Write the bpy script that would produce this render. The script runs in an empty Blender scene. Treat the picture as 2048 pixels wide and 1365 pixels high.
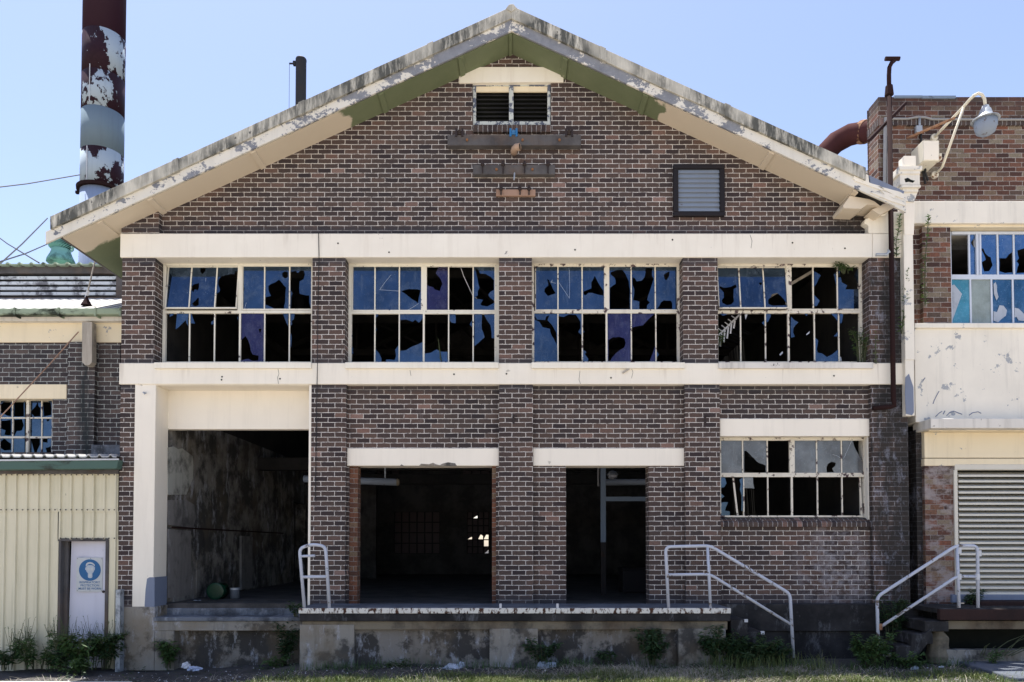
import bpy, bmesh, math, random
from mathutils import Vector, Matrix
from mathutils.geometry import tessellate_polygon
random.seed(7)
R = math.radians
S = bpy.context.scene
COL = S.collection

# ------------------------------------------------------------------ camera
FPX, PY0, DIST, EYE, PITCH = 1437.0, 1054.0, 12.5, 2.15, R(1.5)
cp, sp_ = math.cos(PITCH), math.sin(PITCH)
def W(px, py, Y):
    """a point of the photograph (2048 wide) on the vertical plane y = Y, in metres"""
    rx = (px - 1024.0) / FPX
    ry = (PY0 - py) / FPX
    dy = cp - ry * sp_
    dz = sp_ + ry * cp
    t = (Y + DIST) / dy
    return Vector((rx * t, Y, EYE + dz * t))
cam = bpy.data.objects.new("camera", bpy.data.cameras.new("camera"))
COL.objects.link(cam)
cam.location = (0, -DIST, EYE)
cam.rotation_euler = (math.pi / 2 + PITCH, 0, 0)
cam.data.sensor_width = 36.0
cam.data.lens = FPX / 2048 * 36.0
cam.data.shift_y = (PY0 - 682.5) / 2048.0
cam.data.clip_end = 2000
S.camera = cam

# ------------------------------------------------------------------ mesh builder
class MB:
    def __init__(self):
        self.v = []; self.f = []; self.mi = []
    def add(self, verts, faces, m=0):
        b = len(self.v)
        self.v += [tuple(p) for p in verts]
        for f in faces:
            self.f.append([i + b for i in f]); self.mi.append(m)
        return self
    def box(self, x0, x1, y0, y1, z0, z1, m=0):
        if x0 > x1: x0, x1 = x1, x0
        if y0 > y1: y0, y1 = y1, y0
        if z0 > z1: z0, z1 = z1, z0
        v = [(x0,y0,z0),(x1,y0,z0),(x1,y1,z0),(x0,y1,z0),(x0,y0,z1),(x1,y0,z1),(x1,y1,z1),(x0,y1,z1)]
        return self.add(v, [(0,3,2,1),(4,5,6,7),(0,1,5,4),(1,2,6,5),(2,3,7,6),(3,0,4,7)], m)
    def pb(self, x0, y0, x1, y1, Yf, Yb, m=0):
        """box whose front face covers the pixel rectangle on the plane Yf"""
        ym, xm = (y0 + y1) / 2, (x0 + x1) / 2
        return self.box(W(x0, ym, Yf).x, W(x1, ym, Yf).x, Yf, Yb, W(xm, y1, Yf).z, W(xm, y0, Yf).z, m)
    def prism(self, pts, y0, y1, m=0):
        """extrude a polygon given in (x, z) along y"""
        a = sum(pts[i][0]*pts[(i+1)%len(pts)][1]-pts[(i+1)%len(pts)][0]*pts[i][1] for i in range(len(pts)))
        if a < 0: pts = pts[::-1]
        n = len(pts)
        tris = tessellate_polygon([[Vector((p[0], p[1], 0)) for p in pts]])
        v = [(p[0], y0, p[1]) for p in pts] + [(p[0], y1, p[1]) for p in pts]
        f = []
        if n <= 4:
            f.append(tuple(range(n))); f.append(tuple(range(2*n-1, n-1, -1)))
        else:
            for t in tris:
                q = [pts[i] for i in t]
                s = (q[1][0]-q[0][0])*(q[2][1]-q[0][1])-(q[2][0]-q[0][0])*(q[1][1]-q[0][1])
                t = tuple(t) if s > 0 else tuple(t)[::-1]
                f.append(t); f.append(tuple(i+n for i in t[::-1]))
        for i in range(n):
            j = (i+1) % n
            f.append((i, i+n, j+n, j))
        return self.add(v, f, m)
    def pp(self, pts, Yf, Yb, m=0):
        return self.prism([(W(x, y, Yf).x, W(x, y, Yf).z) for x, y in pts], Yf, Yb, m)
    def hull_prism(self, a, b, m=0):
        """join two equal closed rings of 3d points with caps"""
        n = len(a)
        f = [tuple(range(n))[::-1], tuple(range(n, 2*n))]
        for i in range(n):
            j = (i+1) % n
            f.append((i, j, j+n, i+n))
        return self.add(list(a)+list(b), f, m)
    def tube(self, pts, r, n=8, m=0, cap=True):
        pts = [Vector(p) for p in pts]
        rs = r if isinstance(r, (list, tuple)) else [r]*len(pts)
        base = len(self.v); prev = None
        for i, p in enumerate(pts):
            if i == 0: d = pts[1]-p
            elif i == len(pts)-1: d = p-pts[i-1]
            else: d = (pts[i+1]-p).normalized()+(p-pts[i-1]).normalized()
            d.normalize()
            if prev is None:
                u = d.orthogonal().normalized()
            else:
                u = (prev - d*prev.dot(d))
                u = u.normalized() if u.length > 1e-6 else d.orthogonal().normalized()
            prev = u; w = d.cross(u)
            for k in range(n):
                a = 2*math.pi*k/n
                self.v.append(tuple(p + (u*math.cos(a)+w*math.sin(a))*rs[i]))
        for i in range(len(pts)-1):
            for k in range(n):
                a = base+i*n+k; b = base+i*n+(k+1) % n
                self.f.append([a, b, b+n, a+n]); self.mi.append(m)
        if cap:
            self.f.append([base+k for k in range(n)][::-1]); self.mi.append(m)
            e = base+(len(pts)-1)*n
            self.f.append([e+k for k in range(n)]); self.mi.append(m)
        return self
    def bar(self, p, q, w, h, m=0):
        """rectangular bar from p to q, w across, h up"""
        p, q = Vector(p), Vector(q); d = (q-p).normalized()
        up = Vector((0,0,1)) if abs(d.z) < .9 else Vector((0,1,0))
        s = d.cross(up).normalized(); u = s.cross(d).normalized()
        rg = lambda c: [c-s*w/2-u*h/2, c+s*w/2-u*h/2, c+s*w/2+u*h/2, c-s*w/2+u*h/2]
        return self.hull_prism(rg(p), rg(q), m)
    def lathe(self, prof, c=(0,0,0), n=20, m=0, axis='z'):
        base = len(self.v); c = Vector(c)
        for r, z in prof:
            for k in range(n):
                a = 2*math.pi*k/n
                o = Vector((r*math.cos(a), r*math.sin(a), z))
                if axis == 'y': o = Vector((o.x, o.z, o.y))
                if axis == 'x': o = Vector((o.z, o.x, o.y))
                self.v.append(tuple(c+o))
        for i in range(len(prof)-1):
            for k in range(n):
                a = base+i*n+k; b = base+i*n+(k+1) % n
                self.f.append([a, b, b+n, a+n]); self.mi.append(m)
        self.f.append([base+k for k in range(n)][::-1]); self.mi.append(m)
        e = base+(len(prof)-1)*n
        self.f.append([e+k for k in range(n)]); self.mi.append(m)
        return self
    def flat(self, outer, holes, Y, m=0):
        """flat polygon with holes, all in (x, z), at y = Y"""
        loops = [[Vector((p[0], p[1], 0)) for p in outer]]+[[Vector((p[0], p[1], 0)) for p in h] for h in holes]
        tr = tessellate_polygon(loops)
        pts = [p for l in loops for p in l]
        f = []
        for t in tr:
            a, b, c = (pts[i] for i in t)
            s = (b.x-a.x)*(c.y-a.y)-(c.x-a.x)*(b.y-a.y)
            if abs(s) < 1e-12: continue
            f.append(tuple(t) if s > 0 else tuple(t)[::-1])
        return self.add([(p.x, Y, p.y) for p in pts], f, m)

def base_of(o):
    v = Vector((0, 0, 0))
    while o is not None:
        v += o.location; o = o.parent
    return v
def obj(name, mb, mat, parent=None, bevel=0, smooth=False, fix=False):
    me = bpy.data.meshes.new(name)
    off = base_of(parent)
    me.from_pydata([(p[0]-off.x, p[1]-off.y, p[2]-off.z) for p in mb.v], [], mb.f)
    for mt in (mat if isinstance(mat, (list, tuple)) else [mat]):
        me.materials.append(mt)
    for p, i in zip(me.polygons, mb.mi):
        p.material_index = i; p.use_smooth = smooth
    me.update()
    if fix:
        bm = bmesh.new(); bm.from_mesh(me)
        bmesh.ops.recalc_face_normals(bm, faces=bm.faces); bm.to_mesh(me); bm.free()
    o = bpy.data.objects.new(name, me); COL.objects.link(o)
    if parent is not None: o.parent = parent
    if bevel:
        b = o.modifiers.new("bevel", 'BEVEL'); b.width = bevel; b.segments = 2; b.limit_method = 'ANGLE'
    return o
def thing(name, label, cat, loc=(0,0,0), group=None):
    o = bpy.data.objects.new(name, None); COL.objects.link(o)
    o.location = loc; o.empty_display_size = .2
    return tag(o, label, cat, group)
def tag(o, label, cat, group=None, kind=None):
    o['label'] = label; o['category'] = cat
    if group: o['group'] = group
    if kind: o['kind'] = kind
    return o
def struct(o, kind='structure', label=None, cat=None):
    o['kind'] = kind
    if label: o['label'] = label
    if cat: o['category'] = cat
    return o

# ------------------------------------------------------------------ node helpers
class NT:
    def __init__(self, name):
        self.mat = bpy.data.materials.new(name); self.mat.use_nodes = True
        self.t = self.mat.node_tree; self.t.nodes.clear()
        self.out = self.t.nodes.new('ShaderNodeOutputMaterial')
        self._pos = None; self._nor = None
    def n(self, typ, **kw):
        nd = self.t.nodes.new(typ)
        for k, v in kw.items(): setattr(nd, k, v)
        return nd
    def set(self, sock, v):
        if hasattr(v, 'is_output') or isinstance(v, bpy.types.NodeSocket): self.t.links.new(v, sock)
        elif isinstance(v, (tuple, list)) and len(v) == 3 and sock.type == 'RGBA': sock.default_value = (*v, 1)
        else: sock.default_value = v
    def pos(self):
        if self._pos is None:
            self._pos = self.n('ShaderNodeNewGeometry')
        return self._pos.outputs['Position']
    def nor(self):
        self.pos(); return self._pos.outputs['True Normal']
    def sep(self, v):
        s = self.n('ShaderNodeSeparateXYZ'); self.set(s.inputs[0], v); return s.outputs
    def comb(self, x, y, z=0.0):
        s = self.n('ShaderNodeCombineXYZ')
        for i, v in enumerate((x, y, z)): self.set(s.inputs[i], v)
        return s.outputs[0]
    def math(self, op, a, b=None, c=None, clamp=False):
        m = self.n('ShaderNodeMath', operation=op, use_clamp=clamp); self.set(m.inputs[0], a)
        if b is not None: self.set(m.inputs[1], b)
        if c is not None: self.set(m.inputs[2], c)
        return m.outputs[0]
    def vmath(self, op, a, b):
        m = self.n('ShaderNodeVectorMath', operation=op); self.set(m.inputs[0], a); self.set(m.inputs[1], b)
        return m.outputs[0]
    def scale(self, v, s):
        return self.vmath('MULTIPLY', v, s)
    def noise(self, sc, detail=4, rough=.6, vec=None, dist=0.0, stretch=None):
        v = self.pos() if vec is None else vec
        if stretch: v = self.scale(v, stretch)
        m = self.n('ShaderNodeTexNoise'); self.set(m.inputs['Vector'], v)
        m.inputs['Scale'].default_value = sc; m.inputs['Detail'].default_value = detail
        m.inputs['Roughness'].default_value = rough; m.inputs['Distortion'].default_value = dist
        return m.outputs['Fac']
    def noisecol(self, sc, detail=2, vec=None):
        m = self.n('ShaderNodeTexNoise'); self.set(m.inputs['Vector'], self.pos() if vec is None else vec)
        m.inputs['Scale'].default_value = sc; m.inputs['Detail'].default_value = detail
        return m.outputs['Color']
    def step(self, v, a, b):
        m = self.n('ShaderNodeMapRange'); m.clamp = True
        self.set(m.inputs['Value'], v); m.inputs['From Min'].default_value = a; m.inputs['From Max'].default_value = b
        return m.outputs[0]
    def mix(self, f, a, b, mode='MIX'):
        m = self.n('ShaderNodeMix', data_type='RGBA', blend_type=mode)
        self.set(m.inputs[0], f); self.set(m.inputs[6], a); self.set(m.inputs[7], b)
        return m.outputs[2]
    def ramp(self, f, stops, interp='LINEAR'):
        m = self.n('ShaderNodeValToRGB'); m.color_ramp.interpolation = interp
        e = m.color_ramp.elements
        while len(e) < len(stops): e.new(.5)
        for el, (p, c) in zip(e, stops): el.position = p; el.color = (*c, 1)
        self.set(m.inputs[0], f); return m.outputs[0]
    def bump(self, h, strength=.3, dist=.01, normal=None):
        b = self.n('ShaderNodeBump'); b.inputs['Strength'].default_value = strength; b.inputs['Distance'].default_value = dist
        self.set(b.inputs['Height'], h)
        if normal is not None: self.set(b.inputs['Normal'], normal)
        return b.outputs[0]
    def bsdf(self, col, rough=.8, metal=0.0, normal=None, spec=.3):
        p = self.n('ShaderNodeBsdfPrincipled')
        self.set(p.inputs['Base Color'], col); self.set(p.inputs['Roughness'], rough); self.set(p.inputs['Metallic'], metal)
        p.inputs['Specular IOR Level'].default_value = spec
        if normal is not None: self.set(p.inputs['Normal'], normal)
        return p.outputs[0]
    def done(self, sh):
        self.t.links.new(sh, self.out.inputs['Surface']); return self.mat
    def wallvec(self):
        """(along, up) on vertical faces, (x, y) on level ones: courses keep running round corners"""
        p = self.sep(self.pos()); n = self.sep(self.nor())
        fx = self.math('GREATER_THAN', self.math('ABSOLUTE', n[0]), .7)
        fz = self.math('GREATER_THAN', self.math('ABSOLUTE', n[2]), .8)
        u = self.math('ADD', self.math('MULTIPLY', p[0], self.math('SUBTRACT', 1.0, fx)), self.math('MULTIPLY', p[1], fx))
        v = self.math('ADD', self.math('MULTIPLY', p[2], self.math('SUBTRACT', 1.0, fz)), self.math('MULTIPLY', p[1], fz))
        return u, v
# ------------------------------------------------------------------ materials
def brick_mat(name, pal, mortar=(.60,.565,.52), row=.086, width=.238, ms=.0056, zoff=0.0, uoff=0.0, extra=None, swap=False, mortar_dirt=.22, offset=.5):
    t = NT(name)
    u, v = t.wallvec()
    if swap: u, v = v, u
    wob = t.noisecol(9.0, 2); w2 = t.sep(wob)
    wf = t.sep(t.noisecol(60.0, 2))
    u = t.math('ADD', t.math('ADD', u, uoff), t.math('MULTIPLY', t.math('SUBTRACT', w2[0], .5), .022))
    u = t.math('ADD', u, t.math('MULTIPLY', t.math('SUBTRACT', wf[0], .5), .016))
    v = t.math('ADD', t.math('ADD', v, zoff), t.math('MULTIPLY', t.math('SUBTRACT', w2[1], .5), .012))
    v = t.math('ADD', v, t.math('MULTIPLY', t.math('SUBTRACT', wf[1], .5), .010))
    vec = t.comb(u, v, 0.0)
    b = t.n('ShaderNodeTexBrick'); b.offset = offset; b.offset_frequency = 2; b.squash = 1.0
    t.set(b.inputs['Vector'], vec)
    b.inputs['Color1'].default_value = (0,0,0,1); b.inputs['Color2'].default_value = (1,1,1,1); b.inputs['Mortar'].default_value = (.5,.5,.5,1)
    b.inputs['Scale'].default_value = 1.0; b.inputs['Mortar Size'].default_value = ms; b.inputs['Mortar Smooth'].default_value = .15
    b.inputs['Brick Width'].default_value = width; b.inputs['Row Height'].default_value = row
    rnd = t.ramp(b.outputs['Color'], pal)
    fine = t.noise(45.0, 4, .7)
    big = t.noise(.9, 3, .6)
    zone = t.step(t.noise(.33, 3, .55), .46, .62)
    rnd = t.mix(t.math('MULTIPLY', zone, .55), rnd, t.mix(1.0, rnd, (1.42,1.28,1.22), 'MULTIPLY'))
    bc = t.mix(t.step(fine, .35, .75), t.mix(1.0, rnd, (1.25,1.2,1.2), 'MULTIPLY'), t.mix(.55, rnd, (.018,.014,.016)), 'MIX')
    bc = t.mix(t.step(big, .35, .75), bc, t.mix(1.0, bc, (1.18,1.06,1.02), 'MULTIPLY'))
    md = t.step(t.noise(2.2, 5, .7), .42, .75)
    mc = t.mix(t.math('MULTIPLY', md, mortar_dirt), mortar, (.16,.15,.14))
    mf = b.outputs['Fac']
    # worn, half filled joints here and there
    mf2 = t.math('MULTIPLY', mf, t.step(t.noise(11.0, 4, .65), .26, .50))
    col = t.mix(mf2, bc, mc)
    if extra: col = extra(t, col, mf)
    h = t.math('ADD', t.math('MULTIPLY', mf, -1.0), t.math('MULTIPLY', fine, .35))
    return t.done(t.bsdf(col, .85, 0, t.bump(h, .55, .008), .25))

PAL_MAIN = [(0,(.027,.022,.023)), (.2,(.041,.033,.031)), (.5,(.057,.045,.039)), (.8,(.071,.053,.044)), (.94,(.090,.065,.053)), (.985,(.13,.088,.072)), (1,(.19,.135,.115))]
PAL_GREY = [(0,(.030,.029,.032)), (.4,(.046,.042,.043)), (.8,(.064,.056,.054)), (1,(.09,.074,.066))]
PAL_RED = [(0,(.038,.024,.020)), (.18,(.068,.034,.025)), (.34,(.105,.052,.034)), (.48,(.072,.056,.044)), (.62,(.145,.066,.042)), (.76,(.125,.088,.058)), (.9,(.155,.130,.095)), (1,(.19,.17,.125))]
PAL_ORANGE = [(0,(.07,.037,.025)), (.4,(.115,.053,.031)), (.7,(.15,.068,.038)), (1,(.145,.11,.07))]

def ex_main(t, col, mf):
    p = t.sep(t.pos())
    # sooted, rain-washed courses against the concrete bands and damp ones at the deck
    n = t.math('MULTIPLY', t.math('SUBTRACT', t.noise(5.0, 5, .7), .5), .16)
    z = t.math('ADD', p[2], n); s = None
    for zc, up, hh in ((W(1000, 466, .1).z, 1, .10), (W(1000, 515, 0).z, -1, .11), (W(1000, 769, 0).z, -1, .10), (W(1000, 1212, 0).z, 1, .17), (W(1000, 726, 0).z, 1, .07)):
        b_ = t.math('MULTIPLY', t.step(z, zc-.02 if up > 0 else zc-hh-.03, zc-.015 if up > 0 else zc-hh+.02), t.step(z, zc+hh+.03 if up > 0 else zc+.03, zc+hh-.02 if up > 0 else zc+.02))
        s = b_ if s is None else t.math('MAXIMUM', s, b_)
    col = t.mix(t.math('MULTIPLY', s, .55), col, (.040,.040,.048))
    n = t.noise(3.0, 4, .7)
    # white lime bloom low down at the right-hand bay
    dx = t.math('SUBTRACT', p[0], 5.75); dz = t.math('SUBTRACT', p[2], 1.75)
    d = t.math('ADD', t.math('MULTIPLY', t.math('MULTIPLY', dx, dx), 1.2), t.math('MULTIPLY', t.math('MULTIPLY', dz, dz), .8))
    m = t.math('MULTIPLY', t.step(d, 1.0, .0), t.step(t.noise(5.0, 6, .75), .44, .68))
    col = t.mix(t.math('MULTIPLY', m, .75), col, (.30,.29,.31))
    # sparse lime runs elsewhere
    e = t.step(t.noise(1.0, 6, .75, stretch=(2.2,2.2,.7)), .66, .78)
    return t.mix(t.math('MULTIPLY', e, .35), col, (.30,.28,.28))
def ex_wet(t, col, mf):
    # soot and algae where the broken gutter wets the corner
    p = t.sep(t.pos())
    k = t.step(p[0], 6.15, 6.75)
    n = t.step(t.math('ADD', t.noise(2.4, 6, .7, stretch=(1.6,1.6,.5)), t.math('MULTIPLY', k, .28)), .54, .70)
    col = t.mix(t.math('MULTIPLY', n, .82), col, (.018,.018,.017))
    e = t.step(t.noise(3.5, 6, .8, stretch=(1.3,1.3,.8)), .53, .68)
    return t.mix(t.math('MULTIPLY', e, .65), col, (.24,.25,.30))
def ex_paint(t, col, mf):
    # whitewash left on the bricks in patches
    n = t.step(t.noise(3.3, 6, .72, stretch=(.8,.8,1.5)), .46, .58)
    col = t.mix(t.math('MULTIPLY', n, .8), col, t.mix(t.noise(20.0, 3), (.20,.17,.165), (.36,.325,.32)))
    k = t.step(t.noise(2.5, 5, .7, vec=t.vmath('ADD', t.pos(), (7.0,3.0,1.0))), .60, .68)
    return t.mix(t.math('MULTIPLY', k, .85), col, (.02,.025,.02))
def ex_stainleft(t, col, mf):
    p = t.sep(t.pos())
    k = t.step(t.math('ABSOLUTE', t.math('SUBTRACT', p[0], W(178, 800, .85).x)), .17, .05)
    n = t.step(t.noise(4.0, 5, .7, stretch=(1.5,1.5,.35)), .35, .55)
    return t.mix(t.math('MULTIPLY', t.math('MULTIPLY', k, n), .85), col, (.014,.02,.022))
def ex_gable(t, col, mf):
    col = ex_main(t, col, mf)
    p = t.sep(t.pos())
    k = t.math('MULTIPLY', t.step(p[0], 5.0, 6.1), t.step(p[2], 8.9, 8.2))
    n = t.step(t.noise(2.2, 6, .7), .36, .60)
    return t.mix(t.math('MULTIPLY', t.math('MULTIPLY', k, n), .85), col, (.012,.012,.012))

M = {}
M['brick'] = brick_mat('dark_brick', PAL_MAIN, extra=ex_main)
M['brick_gable'] = brick_mat('gable_brick', PAL_MAIN, extra=ex_gable)
M['brick_wet'] = brick_mat('sooty_brick', PAL_MAIN, extra=ex_wet, mortar=(.36,.35,.36))
M['brick_left'] = brick_mat('grey_brick', PAL_GREY, mortar=(.40,.42,.40), extra=ex_stainleft, zoff=.03)
def ex_soot(t, col, mf):
    p = t.sep(t.pos())
    k = t.step(t.math('ADD', p[2], t.math('MULTIPLY', t.math('SUBTRACT', t.noise(2.0, 5, .7), .5), 1.0)), 10.15, 10.65)
    return t.mix(t.math('MULTIPLY', k, .75), col, (.03,.024,.024))
M['brick_red'] = brick_mat('red_brick', PAL_RED, extra=ex_soot, mortar=(.36,.33,.30), row=.0897, width=.245, ms=.0055, mortar_dirt=.6)
M['brick_washed'] = brick_mat('whitewashed_brick', PAL_RED, mortar=(.22,.20,.19), row=.0897, width=.245, ms=.0045, extra=ex_paint)
M['brick_orange'] = brick_mat('orange_brick', PAL_ORANGE, mortar=(.22,.20,.18), width=.18, zoff=.02)
M['brick_sill'] = brick_mat('soldier_brick', PAL_MAIN, mortar=(.26,.25,.24), row=4.0, width=.086, ms=.006, zoff=.9, offset=0.0)

def paint_mat(name, base, dirt=(.30,.28,.24), dirt_amt=.35, flake=None, flake_lo=.60, flake_hi=.63, streak=.5, fscale=1.6, rough=.7, spots=True, fstretch=(1,1,1), extra=None):
    t = NT(name)
    big = t.noise(1.1, 5, .6)
    st = t.noise(1.0, 5, .65, stretch=(7.0,7.0,.55))
    col = t.mix(t.math('MULTIPLY', t.step(big, .35, .8), dirt_amt), base, t.mix(.5, base, dirt))
    col = t.mix(t.math('MULTIPLY', t.step(st, .52, .85), streak), col, dirt)
    if spots:
        s = t.step(t.noise(7.0, 3, .5), .74, .78)
        col = t.mix(t.math('MULTIPLY', s, .55), col, t.mix(.5, dirt, (.10,.10,.10)))
    h = t.noise(30.0, 3)
    if flake:
        f = t.step(t.noise(fscale, 7, .68, stretch=fstretch), flake_lo, flake_hi)
        col = t.mix(f, col, t.mix(t.noise(12.0, 4), flake, t.mix(.5, flake, (.05,.05,.06))))
        h = t.math('ADD', t.math('MULTIPLY', f, -2.0), h)
    if extra: col = extra(t, col)
    return t.done(t.bsdf(col, rough, 0, t.bump(h, .25, .004), .3))
CREAM = (.78,.74,.635)
def drips(ztop, ln, amt=.6):
    def f(t, col):
        p = t.sep(t.pos())
        a = t.noise(1.0, 4, .7, stretch=(11,11,.25)); b = t.noise(1.0, 3, .6, stretch=(1.3,1.3,.2))
        d = t.math('DIVIDE', t.math('SUBTRACT', ztop, p[2]), ln)          # 0 at the ledge, 1 at the end of the run
        m = t.math('MULTIPLY', t.step(t.math('SUBTRACT', t.math('ADD', a, t.math('MULTIPLY', b, .35)), t.math('MULTIPLY', d, .16)), .70, .86), t.math('MULTIPLY', t.step(t.noise(.55, 3, .6), .44, .62), amt))
        col = t.mix(m, col, t.mix(b, (.36,.34,.30), (.34,.24,.15)))
        e = t.step(t.math('ADD', d, t.math('MULTIPLY', t.noise(7.0, 5, .7), .10)), .10, .03)
        return t.mix(t.math('MULTIPLY', e, .55), col, (.22,.21,.19))
    return f
M['cream_low'] = paint_mat('lower_band_paint', (.80,.745,.635), dirt=(.44,.40,.33), dirt_amt=.4, streak=.25, flake=(.36,.34,.31), flake_lo=.705, flake_hi=.715, fscale=5.0, extra=drips(W(1000,726,-.03).z, .45, .5))
M['cream_up'] = paint_mat('upper_band_paint', (.79,.745,.645), dirt=(.44,.38,.30), dirt_amt=.45, streak=.3, flake=(.36,.34,.31), flake_lo=.705, flake_hi=.715, fscale=5.0, extra=drips(W(1000,467,-.03).z, .45, .6))
M['cream'] = paint_mat('cream_paint', CREAM, dirt=(.46,.38,.28), dirt_amt=.4, streak=.42, flake=(.36,.34,.31), flake_lo=.70, flake_hi=.71, fscale=5.0)
M['cream_flat'] = paint_mat('clean_cream_paint', (.81,.75,.64), dirt=(.46,.42,.35), dirt_amt=.32, streak=.26, flake=(.36,.34,.31), flake_lo=.715, flake_hi=.725, fscale=5.0)
M['cream_flaked'] = paint_mat('flaking_cream_paint', (.77,.725,.625), dirt=(.36,.34,.30), dirt_amt=.6, streak=.45, flake=(.42,.44,.45), flake_lo=.605, flake_hi=.62, fscale=4.2)
M['cream_sill'] = paint_mat('stained_sill_paint', (.66,.63,.57), dirt=(.16,.15,.13), dirt_amt=.5, streak=.65, flake=(.06,.06,.055), flake_lo=.66, flake_hi=.69, fscale=4.0)
M['cream_yellow'] = paint_mat('yellowed_cream_paint', (.76,.66,.47), dirt=(.36,.30,.2), streak=.3, flake=(.42,.42,.42), flake_lo=.64, flake_hi=.655, fscale=3.0)
M['frame'] = paint_mat('rusting_window_paint', (.70,.67,.57), dirt=(.30,.26,.20), streak=.3, flake=(.07,.045,.04), flake_lo=.63, flake_hi=.65, fscale=9.0)
M['frame_rusty'] = paint_mat('rusty_window_paint', (.66,.62,.52), dirt=(.25,.2,.16), streak=.4, flake=(.08,.045,.045), flake_lo=.56, flake_hi=.60, fscale=9.0)
M['frame_blue'] = paint_mat('pale_metal_frame', (.55,.60,.68), dirt=(.3,.32,.36), streak=.2, rough=.4, spots=False)
M['frame_old'] = paint_mat('flaking_vent_paint', (.55,.58,.54), dirt=(.2,.2,.2), flake=(.12,.14,.19), flake_lo=.50, flake_hi=.53, fscale=7.0)
def barge_wear(t, col):
    # bare weathered wood, most of it on the high middle stretch of the boards
    p = t.sep(t.pos())
    g = t.math('MULTIPLY', t.step(t.math('ABSOLUTE', p[0]), 6.2, .8), .12)
    n = t.math('ADD', t.math('MULTIPLY', t.noise(2.2, 8, .72, stretch=(.7,1,1.1)), .75), t.math('MULTIPLY', t.noise(17.0, 5, .7), .25))
    m = t.step(t.math('ADD', n, g), .565, .578)
    return t.mix(m, col, t.mix(t.noise(9.0, 5, .7), (.10,.11,.135), (.30,.31,.33)))
M['barge'] = paint_mat('flaking_barge_paint', (.68,.65,.57), dirt=(.30,.29,.26), dirt_amt=.5, streak=.35, flake=(.20,.215,.25), flake_lo=.59, flake_hi=.60, fscale=5.0, fstretch=(.7,1,1.0), extra=barge_wear)
def moss(t, col):
    m = t.math('MULTIPLY', t.step(t.noise(1.0, 6, .75, stretch=(9,9,1.6)), .36, .54), t.step(t.noise(.8, 3, .6), .34, .52))
    col = t.mix(t.math('MULTIPLY', m, .92), col, (.04,.043,.038))
    k = t.step(t.noise(3.2, 5, .7, vec=t.vmath('ADD', t.pos(), (3.1,0.0,5.7))), .66, .69)
    return t.mix(k, col, (.03,.03,.035))
M['cap'] = paint_mat('mossy_roof_capping', (.60,.57,.48), dirt=(.2,.21,.19), dirt_amt=.8, streak=.5, extra=moss)
def soffit_paint(t, col):
    p = t.sep(t.pos())
    n = t.math('MULTIPLY', t.math('SUBTRACT', t.noise(1.4, 5, .6), .5), .9)
    x = t.math('ADD', p[0], n)
    g = t.math('MULTIPLY', t.step(x, -2.86, -2.80), t.step(x, 2.66, 2.62))
    side = t.math('MULTIPLY', t.step(p[0], -6.80, -6.81), t.step(t.math('ADD', p[1], t.math('MULTIPLY', t.math('SUBTRACT', t.noise(2.0, 5, .7), .5), .5)), .16, .22))
    g = t.math('MAXIMUM', g, side)
    patch = t.step(t.noise(2.3, 4, .6, vec=t.vmath('ADD', t.pos(), (1.0,2.0,9.0))), .70, .72)
    g = t.math('MULTIPLY', g, t.math('SUBTRACT', 1.0, patch))
    green = t.mix(t.noise(1.8, 5, .65), (.105,.135,.070), (.19,.215,.125))
    return t.mix(g, col, green)
M['soffit'] = paint_mat('soffit_paint', (.62,.54,.42), dirt=(.45,.38,.29), streak=.1, spots=False, extra=soffit_paint)
def rust_mix(name, base, rust, lo, hi, fscale=1.5, rough=.6, stretch=(1,1,1), metal=0.0):
    t = NT(name)
    f = t.step(t.noise(fscale, 8, .66, stretch=stretch), lo, hi)
    st = t.step(t.noise(1.0, 5, .65, stretch=(8,8,.5)), .5, .8)
    b = t.mix(t.math('MULTIPLY', st, .35), base, tuple(.55*c+.45*r for c, r in zip(base, rust)))
    r = t.mix(t.noise(9.0, 5, .7), rust, tuple(c*.45 for c in rust))
    return t.done(t.bsdf(t.mix(f, b, r), rough, metal, t.bump(t.math('ADD', t.math('MULTIPLY', f, -1.0), t.noise(25, 3)), .2, .006), .12))
M['maroon'] = rust_mix('maroon_stack_paint', (.028,.010,.019), (.035,.014,.016), .6, .7, .8, .55)
M['stack_peel'] = rust_mix('peeling_white_stack_paint', (.36,.42,.46), (.034,.013,.020), .476, .486, .80, .6, (1,1,.8))
M['stack_blue'] = rust_mix('blue_grey_stack_paint', (.15,.20,.235), (.06,.03,.03), .64, .65, .7, .6, (1,1,.8))
M['stack_pale'] = rust_mix('pale_blue_stack_paint', (.28,.34,.46), (.038,.014,.022), .58, .59, .7, .6)
M['duct'] = rust_mix('red_duct_metal', (.065,.024,.023), (.05,.025,.018), .55, .7, 2.0, .95)
M['brown_pipe'] = rust_mix('brown_pipe_paint', (.022,.011,.011), (.04,.02,.015), .55, .65, 5.0, .95)
M['rust'] = rust_mix('orange_rust', (.30,.17,.10), (.16,.07,.04), .45, .6, 8.0, .85)
M['edge_steel'] = rust_mix('rusting_white_edge', (.62,.60,.54), (.09,.045,.03), .505, .56, 11.0, .7, (1,1,.5))
M['rail'] = rust_mix('grey_white_rail_paint', (.43,.46,.53), (.17,.14,.12), .575, .61, 6.0, .5)
M['lamp_cream'] = rust_mix('cream_lamp_paint', (.62,.58,.47), (.30,.15,.08), .62, .66, 5.0, .5)
M['galv'] = rust_mix('galvanised_steel', (.36,.39,.42), (.22,.24,.27), .5, .6, 5.0, .45, metal=.3)
M['dark_metal'] = rust_mix('dark_frame_metal', (.018,.016,.018), (.04,.025,.02), .6, .7, 5.0, .5)
M['black_flue'] = rust_mix('sooty_flue', (.022,.024,.028), (.04,.035,.035), .5, .7, 3.0, .6)
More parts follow.
